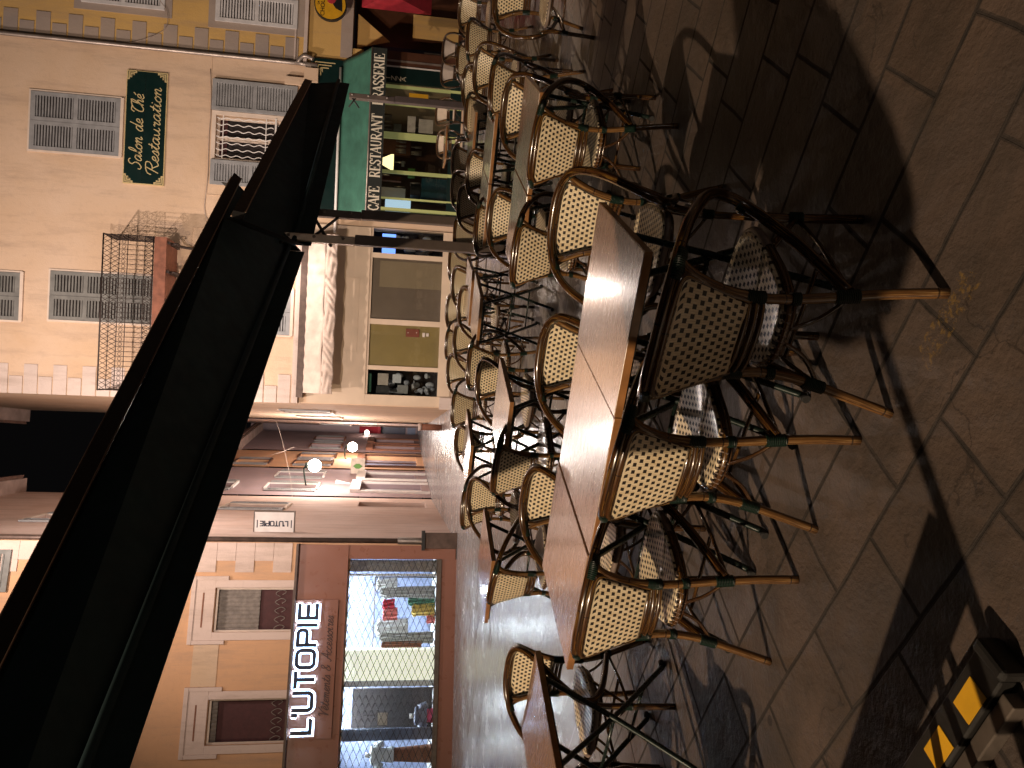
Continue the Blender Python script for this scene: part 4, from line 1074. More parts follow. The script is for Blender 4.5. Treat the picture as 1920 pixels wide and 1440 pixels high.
ra = MB().hexa([(FR.px(700, 18)[0], -.9, zl0 - 1.0), (15, -.9, zl0 - 1.0), (15, -.05, zl0 - 2.0), (FR.px(700, 18)[0], -.05, zl0 - 2.0), (FR.px(700, 18)[0], -.9, zl0 - .9), (15, -.9, zl0 - .9), (15, -.05, zl0 - .2), (FR.px(700, 18)[0], -.05, zl0 - .2)])
rs = T(FR, 'red_awning', (12.6, -.3, zl0 - 1.5), 'red awning over the shop at the upper right corner', 'awning'); rs.part(ra, 'fabric', 'red')
ow = MB(); u = FR.px(740, 88)[0]; ow.prism([(u, zl0 - .1), (u + .9, zl0 - .1), (u + .25, zl0 - .95)], .3, .33); 
q = R_(775, 862, 22, 66); ow.box(q[0], q[1], .3, .33, q[2], q[3]); yb.part(ow, 'wall_light_patch', 'stucco_y')  # panels shaped as the lit patches of the yellow wall
# round brewery sign
u, v = FR.px(620, 10, .5)
bs = T(FR, 'round_beer_sign', (u, -.5, v), 'round yellow beer sign with a red and dark motif on the yellow house', 'sign')
dk = bs.part(MB().disc(u, v, .40, -.56, -.44, 40), 'disc_rim', 'black'); bs.part(MB().disc(u, v, .375, -.567, -.561, 40), 'yellow_face', 'yellow', dk)
bs.part(MB().disc(u + .12, v - .02, .11, -.574, -.568, 20), 'red_motif', 'red', dk); bs.part(MB().prism([(u - .16, v - .30), (u + .20, v - .28), (u + .22, v - .08), (u + .02, v - .05), (u - .10, v - .14)], -.573, -.568), 'dark_motif', 'black', dk)
def text(s, loc, size, mat, parent, ang=0, ext=.003, shear=0, sx=1.0, name='lettering', align='CENTER'):
    cu = bpy.data.curves.new(name, 'FONT'); cu.body = s; cu.size = size; cu.extrude = ext; cu.align_x = align; cu.shear = shear
    cu.materials.append(M[mat]); tmp = bpy.data.objects.new(name, cu); COL.objects.link(tmp); bpy.context.view_layer.update()
    me = bpy.data.meshes.new_from_object(tmp); bpy.data.objects.remove(tmp); o = bpy.data.objects.new(name, me); COL.objects.link(o); o.parent = parent
    o.location = loc; o.rotation_euler = (pi / 2, 0, ang); o.scale = (sx, 1, 1); return o
text('CHOUFFE', (0, -.072, .14), .145, 'black', bs.e); text('LA', (0, -.072, .27), .075, 'black', bs.e)
bs.part(MB().box(u - .02, u + .02, -.45, -.01, v - .02, v + .02), 'bracket', 'black')
# gutter pipe between the two houses
gp = T(FR, 'rain_pipe', (XR, -.1, 0), 'zinc rainwater pipe running down between pink and yellow houses', 'pipe')
zz = FR.px(555, 112)[1]
gp.part(MB().tube(crom([(XR, -.10, ZT), (XR, -.10, zz + .25), (XR - .0, -.12, zz), (XR + .18, -.16, zz - .22), (XR + .1, -.2, zz - .45)], 4), .055, 8), 'pipe', 'pipe')
q = R_(535, 575, 148, 162); gp.part(MB().box(q[0], q[1], -.14, -.01, q[2], q[3]).box(q[0] + .1, q[1] + .25, -.2, -.01, q[2] - .3, q[2] + .05), 'meter_box', 'stucco')
# alley side wall and small camera on the pink facade
u, v = FR.px(403, 420)
cc = T(FR, 'wall_camera', (u, -.1, v), 'small dark camera on a bracket below the balcony end', 'camera')
cc.part(MB().tube([(u, -.005, v + .02), (u, -.12, v + .02)], .015, 6), 'arm', 'iron'); cc.part(MB().tube([(u - .1, -.16, v - .04), (u + .02, -.10, v + .03)], .045, 8), 'housing', 'iron')
# thin cables along the pink facade
cb = MB(); pts = [FR.px(*p) for p in ((395, 130), (396, 200), (392, 260), (390, 330), (384, 385), (388, 410), (400, 425))]
cb.tube(crom([(x, -.02, z) for x, z in pts], 4), .010, 5)
cbo = cb.build('facade_cable', 'cable', None); cbo.location = FR.o; tag(cbo, 'thin cable looping across the pink facade above the barred window', 'cable')
cb = MB(); pts = [FR.px(*p) for p in ((205, 84), (255, 80), (300, 64), (315, 45), (313, 20), (300, 0), (290, -40))]
cb.tube(crom([(x, -.06, z) for x, z in pts], 4), .007, 5)
cbo = cb.build('facade_cable', 'cable', None); cbo.location = FR.o; tag(cbo, 'pale cable hanging in a curve over the grey quoins', 'cable')

# ------------------------------------------------------------------ left building: boutique
FL = Frame(-3.64, 17.25, math.atan(.22))
LR = FL.rect
lb = T(FL, 'boutique_building', (-4, 0, 0), 'peach plastered building with the boutique on its ground floor at the left', 'building')
h_shop = LR(642, 838, 1048, 1600); h_shop = (-9.5, h_shop[1], .38, h_shop[3])
w1 = LR(402, 552, 1102, 1185); w2 = LR(388, 545, 1310, 1396)
lb.part(wall(MB(), -12, 0, 0, 13.5, [h_shop, (w1[0], w1[1], w1[2], w1[3]), (w2[0], w2[1], w2[2], w2[3])], .18), 'wall', 'stucco_l')
ew = LR(-40, 18, 1030, 1110)
for (a, b, c, d), k in ((w1, 0), (w2, 1)):
    f_ = MB()
    o1 = .40
    f_.box(a - .16, a, -.03, -.001, c, d + .01); f_.box(b, b + .16, -.03, -.001, c, d + .01); f_.box(a - .16, b + .16, -.03, -.001, d + .0105, d + o1)
    f_.box(a - .24, b + .24, -.05, -.001, d + o1 + .001, d + o1 + .09); f_.box(a - .24, a - .161, -.045, -.001, d - .25, d + o1)
    f_.box(b + .161, b + .24, -.045, -.001, d - .25, d + o1)
    wf = lb.part(f_, 'window_surround', 'band', bevel=.004)
    f_ = MB(); f_.box(a, a + .04, .06, .1, c, d); f_.box(b - .04, b, .06, .1, c, d); f_.box(a + .04, b - .04, .06, .1, d - .05, d); lb.part(f_, 'sash', 'frame_w', wf)
    lb.part(MB().box(a, b, .17, .175, c, d), 'blind', 'maroon', wf)
    zc_ = d - .55 * (d - c) if k == 0 else d - .10 * (d - c)
    lb.part(MB().grid(lambda u, v: (a + .04 + (b - a - .08) * u, .13 + .012 * sin(u * 60), zc_ + (d - .05 - zc_) * v), 60, 2), 'curtain', 'curtain', wf)
    lc = MB()
    for i in range(5):
        xx = a + (b - a) * (i + .5) / 5
        lc.tube(crom([(xx - .1, .12, c + .32), (xx - .03, .12, c + .42), (xx + .04, .12, c + .3), (xx, .12, c + .2), (xx - .06, .12, c + .28)], 3), .008, 5)
    lb.part(lc, 'lace_trim', 'curtain', wf); lb.part(MB().box(a, b, -.005, .05, c, c + .05), 'sill', 'steel', wf)
    ru = MB().box(a + .1, b - .1, -.036, -.031, d + .22, d + .25); lb.part(ru, 'rust_streak', 'brownf', wf)
# pale string course and quoins
zs0, zs1 = FL.px(440, 1240)[1], FL.px(395, 1240)[1]
lb.part(MB().box(w2[1] + .25, w1[0] - .25, -.012, -.001, w1[3] - .15, w1[3] + .35), 'painted_band', 'stucco')
zq = FL.px(548, 1040)[1]; k = 0
while zq < 13:
    wq = (.62, .38)[k % 2]; lb.part(MB().box(-wq - .02, -.02, -.02, -.001, zq + .002, zq + .385), 'quoin', 'band'); zq += .39; k += 1
# upper window seen above the awning
f_ = MB(); s_ = MB(); louver(f_, s_, ew[0], ew[1], ew[2], ew[3] + .8, -.05); sh_ = lb.part(f_, 'shutter', 'shutter_d'); lb.part(s_, 'slats', 'shutter_d', sh_)
# fascia
za0, za1 = FL.px(643, 1240, .22)[1], FL.px(547, 1240, .22)[1]
fs = lb.part(MB().box(-12, -.05, -.22, -.001, za0, za1), 'shop_fascia', 'brown')
lb.part(MB().box(-12, -.03, -.30, -.001, za1 + .001, za1 + .05), 'fascia_cap', 'pipe_d', fs)
jm = MB(); jm.box(h_shop[1], -.05, -.20, -.0015, .02, za0 - .001); lb.part(jm, 'shop_jamb', 'brown')
lb.part(MB().box(-12, h_shop[1] - .001, -.20, -.0015, .0, .375), 'shop_plinth', 'brown')
lb.part(MB().box(-12, h_shop[1] - .001, -.235, -.201, .33, .40), 'threshold', 'steel')
# illuminated sign
q = FL.rect(543, 628, 1125, 1385, .24); q2 = FL.rect(545, 600, 1125, 1385, .24)
us = T(FL, 'boutique_sign', ((q[0] + q[1]) / 2, -.22, q[2]), "backlit sign reading L'UTOPIE in dark wide letters on the brown fascia", 'sign')
bd_ = us.part(MB().box(q[0], q[1], -.262, -.222, q[2], q[3]), 'sign_board', 'brown')
lx0, lx1 = FL.px(570, 1377, .28)[0], FL.px(572, 1133, .28)[0]; lz1 = FL.px(552, 1250, .28)[1]; lz0 = FL.px(592, 1250, .28)[1]
gl = MB(); wide_text(gl, "L'UTOPIE", lx0, lz0, lz1 - lz0, lx1 - lx0, -.285, -.280, .055); us.part(gl, 'halo_strip', 'halo', bd_)
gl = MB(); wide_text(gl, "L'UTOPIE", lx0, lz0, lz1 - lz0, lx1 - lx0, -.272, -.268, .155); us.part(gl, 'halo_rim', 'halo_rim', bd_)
lt = MB(); wide_text(lt, "L'UTOPIE", lx0, lz0, lz1 - lz0, lx1 - lx0, -.315, -.288, .082); us.part(lt, 'letter_faces', 'navy', bd_)
sx0, sx1 = FL.px(612, 1345, .28)[0], FL.px(612, 1155, .28)[0]; sz = FL.px(620, 1250, .28)[1]
ls = MB(); script_text(ls, 'Vêtements & Accessoires', sx0, sz, .20, sx1 - sx0, -.263, .09); us.part(ls, 'script_lettering', 'script', bd_)
# grille
gx0, gx1, gz0, gz1 = -9.3, h_shop[1], .42, h_shop[3]
gm = MB(); pit = .15; n = int((gx1 - gx0) / pit)
zn = int((gz1 - gz0) / .066)
for i in range(n + 1):
    xc = gx0 + pit * (i + .5); sg_ = 1 if i % 2 else -1
    for s2 in (0,):
        pts = []
        for j in range(zn + 1):
            dx = pit * .5 * (1 if (j + i) % 2 else -1)
            pts.append((xc + dx, -.10 + (.006 if j % 2 else -.006), gz0 + (gz1 - gz0) * j / zn))
        gm.tube(pts, .0155, 4, caps=False)
for k in range(1, 1): pass
gt = T(FL, 'rolling_grille', (-4.5, -.1, .4), 'lowered steel chain grille closing the whole boutique window', 'grille')
gt.part(gm, 'mesh_curtain', 'grille'); gt.part(MB().box(gx0, gx1 + .05, -.13, -.07, gz0 - .06, gz0), 'bottom_bar', 'steel')
gt.part(MB().box(gx1 - .005, gx1 + .04, -.14, -.06, gz0, gz1), 'guide_rail', 'steel')
# interior
a, b, c, d = -9.5, h_shop[1], .40, h_shop[3]
rm = MB(); rm.box(a, b, 2.6, 2.65, 0, d + .3); rm.box(b + .001, b + .05, .2, 2.6, 0, d + .3); rm.box(a, b, .2, 2.6, d + .25, d + .3)
lb.part(rm, 'shop_back_wall', 'bluewall'); lb.part(MB().box(a, b, .2, 2.6, .30, .36), 'shop_floor', 'greyf')
def it2(x0, x1, y0, y1, dep, mt, nm, th=.05, par=None, own=None):
    q = FL.rect(x0, x1, y0, y1, -dep); return (own or lb).part(MB().box(q[0], q[1], dep, dep + th, q[2], q[3]), nm, mt, par)
tb = MB()
for yy in (1110, 1180, 1250, 1330, 1400): u = FL.px(650, yy, -1.3)[0]; tb.box(u - .05, u + .05, .5, 2.4, d + .17, d + .2)
lb.part(tb, 'ceiling_tube', 'tube')
it2(634, 842, 1218, 1276, .55, 'panelc', 'glowing_partition', .35); it2(634, 842, 1276, 1287, .5, 'whitef', 'partition_edge', .5)
it2(634, 842, 1050, 1072, .5, 'curtain', 'side_curtain', .3); it2(634, 842, 1076, 1080, .6, 'white', 'white_upright', .1)
it2(634, 845, 1366, 1388, .3, 'bluewall', 'dark_divider', .1); it2(660, 845, 1290, 1364, 1.2, 'dark', 'dark_niche', .1)
lb.part(MB().box(a, b, -.02, -.014, c + .01, d), 'pane', 'glass')
# clothes
def garment(x0, x1, y0, y1, dep, mt, label, shape='shirt', nm='hanging_shirt', cat='clothes', grp='clothes on the boutique rail'):
    q = FL.rect(x0, x1, y0 - 1.5, y1 + 1.5, -dep); xa_, xb_, z0_, z1_ = q; gw_ = (xb_ - xa_) * .14; xa_ -= gw_; xb_ += gw_
    t_ = T(FL, nm, ((xa_ + xb_) / 2, dep, z0_), label, cat, grp)
    def fn(u, v):
        x = u * 2 - 1; wd_ = 1.0
        if shape == 'shirt':
            wd_ = .72 + .28 * min(1, max(0, (1 - v) * 1.0)) if v < .72 else .72 + .28 * (v - .72) / .2 if v < .92 else 1.0 - (v - .92) / .08 * .65
        cx_ = (xa_ + xb_) / 2; hw_ = (xb_ - xa_) / 2 * wd_
        return (cx_ + x * hw_, dep - .05 * (1 - x * x) - .02 * sin(u * 21 + v * 3), z0_ + (z1_ - z0_) * v)
    o = t_.part(MB().grid(fn, 24, 20), 'cloth', mt); m_ = o.modifiers.new('thickness', 'SOLIDIFY'); m_.thickness = .02
    t_.part(MB().tube(crom([((xa_ + xb_) / 2, dep, z1_ - .02), ((xa_ + xb_) / 2, dep, z1_ + .06), ((xa_ + xb_) / 2 + .04, dep, z1_ + .1), ((xa_ + xb_) / 2 + .05, dep, z1_ + .06)], 3), .006, 5), 'hanger', 'steel')
    return t_
rg = (('whitef', 706, 745, 1086, 1104, 'white shirt hanging first from the right on the boutique rail'), ('greyf', 712, 815, 1102, 1118, 'long pale grey garment beside the white shirt on the rail'),
      ('red', 718, 740, 1126, 1140, 'red top hanging in the middle of the rail'), ('coral', 718, 745, 1143, 1160, 'coral top left of the red one on the rail'),
      ('whitef', 705, 765, 1164, 1190, 'white blouse hanging left of the coral top'), ('greyf', 712, 812, 1188, 1203, 'grey dress near the left end of the rail'),
      ('brownf', 715, 790, 1204, 1214, 'brown garment at the left end of the rail'), ('greenf', 765, 815, 1118, 1132, 'dark green skirt hanging low in the rack'),
      ('yellowf', 772, 815, 1134, 1152, 'mustard printed dress hanging low in the rack'), ('coral', 800, 818, 1154, 1166, 'small coral piece at the bottom of the rack'))
for mt, x0, x1, y0, y1, l in rg: garment(x0, x1, y0, y1, .9 + (.15 if x0 > 760 else 0), mt, l)
rk = T(FL, 'clothes_rail', (FL.px(705, 1150, -.9)[0], .95, .4), 'steel clothes rail carrying the garments behind the grille', 'rail')
ra_, rb_, rz = FL.px(705, 1216, -.95)[0], FL.px(705, 1082, -.95)[0], FL.px(701, 1150, -.95)[1]
rk.part(MB().tube([(ra_, .95, .37), (ra_, .95, rz), (rb_, .95, rz), (rb_, .95, .37)], .02, 6), 'rail_frame', 'steel')
def mannequin(x0, x1, x2, y0, y1, dep, m1, m2, label):
    q = FL.rect(x0, x1, y0, y1, -dep); q2 = FL.rect(x1, x2, y0 + 3, y1 - 3, -dep)
    t_ = T(FL, 'shop_mannequin', ((q[0] + q[1]) / 2, dep, .36), label, 'mannequin', 'mannequins in the boutique window')
    cx_ = (q[0] + q[1]) / 2; hw = (q[1] - q[0]) / 2
    def body(prof, z0_, z1_):
        return lambda u, v: (cx_ + cos(u * 2 * pi) * hw * prof(v), dep + sin(u * 2 * pi) * hw * .55 * prof(v), z0_ + (z1_ - z0_) * v)
    t_.part(MB().grid(body(lambda v: .78 - .18 * sin(v * pi) + (.22 if v > .55 else 0) * (1 - abs(v - .8) * 4 if v > .55 else 0) if v < .93 else .3, q[2], q[3]), 24, 14), 'top', m1)
    ar = MB()
    for s_ in (-1, 1): ar.tube([(cx_ + s_ * hw * .75, dep, q[3] - .10), (cx_ + s_ * hw * 1.05, dep - .02, q[3] - .28)], .075, 8)
    t_.part(ar, 'sleeve', m1)
    t_.part(MB().grid(body(lambda v: .85 - .25 * v, q2[2], q2[3] + .03), 24, 8), 'skirt', m2)
    t_.part(MB().tube([(cx_, dep, q[3] - .02), (cx_, dep, q[3] + .10)], .05, 8), 'neck', 'white'); t_.part(MB().tube([(cx_, dep, .37), (cx_, dep, q2[2])], .02, 8), 'stand', 'steel')
mannequin(693, 738, 812, 1394, 1437, .45, 'whitef', 'brownf', 'mannequin in a white t-shirt and brown skirt at the left edge of the window')
mannequin(776, 800, 838, 1322, 1362, .5, 'bluewall', 'pinkf', 'low dummy dressed in pink with green trim in the dark part of the window')
q = FL.rect(708, 726, 1336, 1360, -.3)
tg = T(FL, 'price_card', ((q[0] + q[1]) / 2, .3, q[2]), 'small pale card hanging in the dark part of the boutique window', 'card'); tg.part(MB().box(q[0], q[1], .3, .31, q[2], q[3]), 'card', 'paper'); tg.part(MB().tube([(q[1] - .05, .305, q[3]), (q[1] - .05, .305, d)], .004, 4), 'string', 'steel')
# downpipe at the corner, thick lower section
dpz = T(FL, 'corner_downpipe', (0.03, -.05, 0), 'dark downpipe on the corner between boutique and alley', 'pipe')
dpz.part(MB().tube([(.05, -.06, .35), (.05, -.06, 13.4)], .055, 8), 'pipe', 'pipe_d'); dpz.part(MB().tube([(.05, -.06, 0.0), (.05, -.06, 1.3)], .075, 8), 'guard_pipe', 'steel')
q = FL.rect(794, 852, 999, 1029, .2); bxo = T(FL, 'corner_box', ((q[0] + q[1]) / 2, -.25, 0), 'dark metal box standing at the foot of the boutique corner', 'box')
bxo.part(MB().box(q[0], q[1], -.30, -.05, .0, q[3] - .03), 'cabinet', 'pipe_d', bevel=.01); bxo.part(MB().box(q[0] - .04, q[1] + .04, -.34, -.02, q[3] - .029, q[3] + .04), 'lid', 'black')

# ------------------------------------------------------------------ the alley
def alley_house(p0, p1, zt, mat, label, openings, frame_mat='frame_w', nm='alley_house', eave=True):
    p0 = Vector(p0); p1 = Vector(p1); ang = atan2(p1.y - p0.y, p1.x - p0.x); fr = Frame(p0.x, p0.y, ang); L = (p1 - p0).length
    t_ = T(fr, nm, (L / 2, 0, 0), label, 'house')
    side = 1  # body lies to +y (left of travel direction)
    m = MB(); hl = [(o[0], o[1], o[2], o[3]) for o in openings]
    wall(m, 0, L, 0, zt, hl, .22); t_.part(m, 'wall', mat)
    for o in openings:
        a, b, c, d, kind = o
        if kind == 'w':
            f_ = MB(); f_.box(a - .08, a, -.03, 0, c, d); f_.box(b, b + .08, -.03, 0, c, d); f_.box(a - .08, b + .08, -.04, 0, d, d + .08); f_.box(a - .1, b + .1, -.08, 0, c - .08, c)
            wf = t_.part(f_, 'window_frame', frame_mat); t_.part(MB().box(a, b, .2, .21, c, d), 'pane', 'dark', wf)
            for u0, u1 in ((a - (b - a) * .5, a - .085), (b + .085, b + (b - a) * .5)):
                g1 = MB(); g2 = MB(); louver(g1, g2, u0, u1, c, d, -.05, .04, 1); s1 = t_.part(g1, 'shutter', 'shutter', wf); t_.part(g2, 'slats', 'shutter', wf)
        elif kind == 's':
            f_ = MB(); f_.box(a - .12, a, -.08, 0, .02, d); f_.box(b, b + .12, -.08, 0, .02, d); f_.box(a - .12, b + .12, -.14, 0, d, d + .35); f_.box((a + b) / 2 - .03, (a + b) / 2 + .03, .05, .1, c, d)
            wf = t_.part(f_, 'shop_surround', frame_mat); t_.part(MB().box(a, b, .2, .21, c, d), 'pane', 'bluewall', wf)
        elif kind == 'd':
            wf = t_.part(MB().box(a, b, .15, .2, c, d), 'door', 'wood_d')
    if eave:
        t_.part(MB().box(-.1, L + .1, -.45, .3, zt, zt + .12), 'eave', 'eave')
        r_ = MB().hexa([(-.15, -.55, zt + .121), (L + .15, -.55, zt + .121), (L + .15, 5, zt + 1.6), (-.15, 5, zt + 1.6), (-.15, -.55, zt + .25), (L + .15, -.55, zt + .25), (L + .15, 5, zt + 1.75), (-.15, 5, zt + 1.75)]); t_.part(r_, 'roof', 'tile')
    return t_, fr
# left side (walls face +x: travel from far to near would flip; use near->far with body to the left)
def left_house(x0, y0, x1, y1, zt, mat, label, ops, **k): return alley_house((x0, y0, 0), (x1, y1, 0), zt, mat, label, [(a, b, c, d, t) for a, b, c, d, t in ops], **k)
left_house(-3.60, 17.32, -4.30, 28.0, 13.6, 'stucco_a', 'pale pink side of the corner house running into the alley', [(6.5, 7.6, 4.6, 6.4, 'w'), (7.6, 9.2, .3, 2.5, 'd'), (3.0, 4.0, 8.2, 10.2, 'w')])
left_house(-4.25, 28.0, -4.0, 34.0, 10.6, 'stucco_b', 'grey house with a white framed shop in the alley', [(.8, 2.6, .3, 2.6, 's'), (3.5, 4.9, .5, 2.5, 's'), (1.2, 2.2, 4.2, 6.0, 'w'), (3.9, 4.9, 4.2, 6.0, 'w'), (1.2, 2.2, 7.2, 8.8, 'w')], frame_mat='white')
left_house(-3.95, 34.0, -3.70, 38.5, 10.0, 'stucco_l', 'orange tinted house with an arched dark shopfront in the alley', [(.6, 3.6, .3, 2.7, 's'), (.8, 1.7, 4.1, 5.7, 'w'), (2.7, 3.6, 4.1, 5.7, 'w'), (.8, 1.7, 6.8, 8.2, 'w')], frame_mat='wood_d')
left_house(-3.65, 38.5, -3.15, 44.5, 8.6, 'stucco_b', 'farthest house on the left side of the alley', [(.6, 1.8, .3, 2.4, 's'), (2.6, 3.9, .3, 2.4, 's'), (1.0, 1.9, 4.0, 5.5, 'w'), (3.2, 4.1, 4.0, 5.5, 'w')], frame_mat='brownf')
# right side: walls face -x, travel far->near so that the body lies to the left of travel = +x
alley_house((-1.80, 32.5, 0), (XL + .0, 20.5, 0), ZT, 'stucco', 'long side wall of the pink building along the alley', [(3.0, 3.8, 3.4, 4.9, 'w'), (7.5, 8.3, 3.4, 4.9, 'w'), (1.5, 2.4, .1, 2.2, 'd')], nm='alley_side_house')
alley_house((-2.75, 44.5, 0), (-1.85, 32.5, 0), 9.5, 'stucco_a', 'low pale house closing the right side of the alley', [(4.0, 5.0, 3.6, 5.0, 'w'), (8.0, 9.0, .1, 2.2, 'd')], nm='alley_side_house')
FE = Frame(-3.6, 46.5, 0)
eh = T(FE, 'alley_end_house', (0, 0, 0), 'dark house closing the end of the alley with a blue lit door', 'house')
eh.part(wall(MB(), -3, 4, 0, 9.6, []), 'wall', 'stucco_b')
q = FE.rect(716, 760, 797, 820); eh.part(MB().box(q[0], q[1], -.05, -.002, q[2], q[3]), 'door', 'bluep')
q = FE.rect(764, 786, 797, 820); eh.part(MB().box(q[0], q[1], -.05, -.002, .1, q[3]), 'blue_panel', 'bluewall')
q = FE.rect(674, 714, 797, 812); t_ = T(FE, 'far_red_awning', (q[0], -.4, q[2]), 'small red awning at the far end of the alley', 'awning'); t_.part(MB().hexa([(q[0], -.9, q[2]), (q[1], -.9, q[2]), (q[1], -.06, q[2]), (q[0], -.06, q[2]), (q[0], -.9, q[2] + .15), (q[1], -.9, q[2] + .15), (q[1], -.06, q[3]), (q[0], -.06, q[3])]), 'fabric', 'red')
# alley lamps
def alley_lamp(x, y, Y, r, label, mat, en):
    p = atY(x, y, Y); wx = -4.1
    o = empty('alley_street_lamp', (p.x, p.y, p.z)); tag(o, label, 'street lamp', 'lit street lamps on the alley walls')
    MB().ball((0, 0, 0), r, 20, 12).build('globe', mat, o)
    MB().tube(crom([(0, 0, r * 1.3), (-.2, 0, r * 1.6), (wx - p.x, 0, r * 1.2)], 4), .03, 6).build('bracket', 'iron', o)
    MB().tube([(0, 0, r * .8), (0, 0, r * 1.4)], r * .5, 8).build('cap', 'iron', o)
    lamp('alley_lamp_light', 'POINT', (p.x + r + .5, p.y - r - .3, p.z - r), en, (1.0, .88, .82), .2)
alley_lamp(590, 873, 29.5, .24, 'large glaring lamp hanging on the left wall of the alley', 'globe', 480)
alley_lamp(661, 838, 36.5, .22, 'second glaring lamp deeper in the alley', 'globe', 300)
alley_lamp(688, 811, 43.5, .13, 'smallest lamp at the far end of the alley', 'lamp_small', 120)
def unseen_lantern(p, ywall, en, label):
    o = empty('unseen_lantern', p); tag(o, label, 'street lamp')
    MB().tube([(0, 0, -.22), (0, 0, .12)], .1, 8, rs=[.07, .13]).build('glass_body', 'lamp_small', o)
    MB().tube([(0, 0, .121), (0, 0, .26)], .1, 8, rs=[.17, .04]).build('cap', 'iron', o)
    MB().tube(crom([(0, 0, .25), (0, (ywall - p.y) * .4, .42), (0, ywall - p.y, .2)], 4), .02, 6).build('bracket', 'iron', o)
    lamp('unseen_lantern_light', 'POINT', (p.x, p.y - .05, p.z - .36), en, (1.0, .84, .76), .12)
unseen_lantern(atY(478, 500, 19.2), 20.5, 110, 'wall lantern on the pink house, hidden behind the folded awning')
unseen_lantern(atY(318, 790, 19.6), 20.5, 270, 'unseen lantern added on the pink corner to brighten the alley')  # unseen lantern added to brighten the left alley wall
# hanging boutique blade sign
p = Vector((-3.78, 18.6, 0)); z1 = atY(476, 980, 18.6).z; z0 = atY(553, 980, 18.6).z
xb0, xb1 = atY(515, 1005, 18.6).x, atY(515, 958, 18.6).x
hs = empty('hanging_boutique_sign', ((xb0 + xb1) / 2, 18.6, z0)); tag(hs, "white blade sign with vertical L'UTOPIE lettering above the alley corner", 'sign')
hw = (xb1 - xb0) / 2; hh_ = z1 - z0
MB().box(-hw + .02, hw - .02, -.05, .05, .02, hh_ - .02).build('sign_panel', 'white', hs)
f_ = MB(); f_.box(-hw, -hw + .0195, -.06, .06, 0, hh_); f_.box(hw - .0195, hw, -.06, .06, 0, hh_); f_.box(-hw + .0195, hw - .0195, -.06, .06, 0, .0195); f_.box(-hw + .0195, hw - .0195, -.06, .06, hh_ - .0195, hh_); f_.build('sign_frame', 'steel', hs)
MB().tube([(-hw, 0, hh_ - .05), (-hw - .35, 0, hh_ - .05)], .015, 6).tube([(-hw, 0, .05), (-hw - .35, 0, .05)], .015, 6).build('bracket', 'steel', hs)
lt = MB(); wide_text(lt, "L'UTOPIE", 0, 0, .13, hh_ * .68, -.056, -.051, .024)
for v in lt.v: v.x, v.z = -v.z + .07, v.x + hh_ * .16
lt.stroke([(-.09, hh_ * .08), (.09, hh_ * .08)], .02, -.055, -.051); lt.stroke([(-.09, hh_ * .91), (.09, hh_ * .91)], .02, -.055, -.051)
lt.build('lettering', 'navy', hs)
# leaf sign, tilted lantern sign
p = atY(671, 874, 33.0); o = empty('leaf_sign', p); tag(o, 'square pale hanging sign with a green leaf in the alley', 'sign')
MB().box(-.33, .33, -.03, .03, -.29, .29).build('sign_panel', 'paper', o)
MB().prism([(0, .20), (.10, .08), (.11, -.06), (.0, -.2), (-.11, -.06), (-.10, .08)], -.036, -.031).build('leaf', 'leaf', o)
MB().tube([(-.33, 0, .2), (-.9, 0, .2)], .015, 6).build('bracket', 'iron', o)
p = atY(641, 913, 30.5); o = empty('alley_banner', p); tag(o, 'small white banner hanging on the alley wall below the large lamp', 'sign')
MB().box(-.22, .22, -.02, .02, -.28, .28, Matrix.Rotation(radians(12), 4, 'Y')).build('panel', 'white', o)
MB().tube([(-.2, 0, .22), (-.8, 0, .25)], .012, 6).build('bracket', 'iron', o)
# overhead cables
for pts, l in ((((518, 790, 30), (530, 830, 30), (545, 900, 29), (548, 938, 28)), 'thin wire spanning the alley below the large lamp'),
               (((430, 870, 29), (470, 862, 29), (520, 850, 29), (552, 838, 30)), 'slack festoon cable near the alley roofs')):
    w_ = [atY(*q) for q in pts]; o = MB().tube(crom([tuple(q - w_[0]) for q in w_], 4), .006, 5).build('alley_cable', 'cable'); o.location = w_[0]; tag(o, l, 'cable')
# bollard on the right side of the alley
o = empty('alley_bollard', (-1.45, 24.0, 0)); tag(o, 'short dark bollard with a lighter band on the right of the alley', 'bollard')
MB().tube([(0, 0, 0), (0, 0, .62)], .10, 10).build('post', 'brownf', o); MB().tube([(0, 0, .621), (0, 0, .72)], .12, 10).build('cap', 'stone', o)
p = atz(826, 992, 0); o = empty('alley_bollard', p); tag(o, 'low stone stub with a dark cap at the left foot of the alley', 'bollard')
MB().tube([(0, 0, 0), (0, 0, .42)], .13, 10).build('stub', 'stone', o); MB().tube([(0, 0, .421), (0, 0, .47)], .14, 10).build('cap', 'black', o)

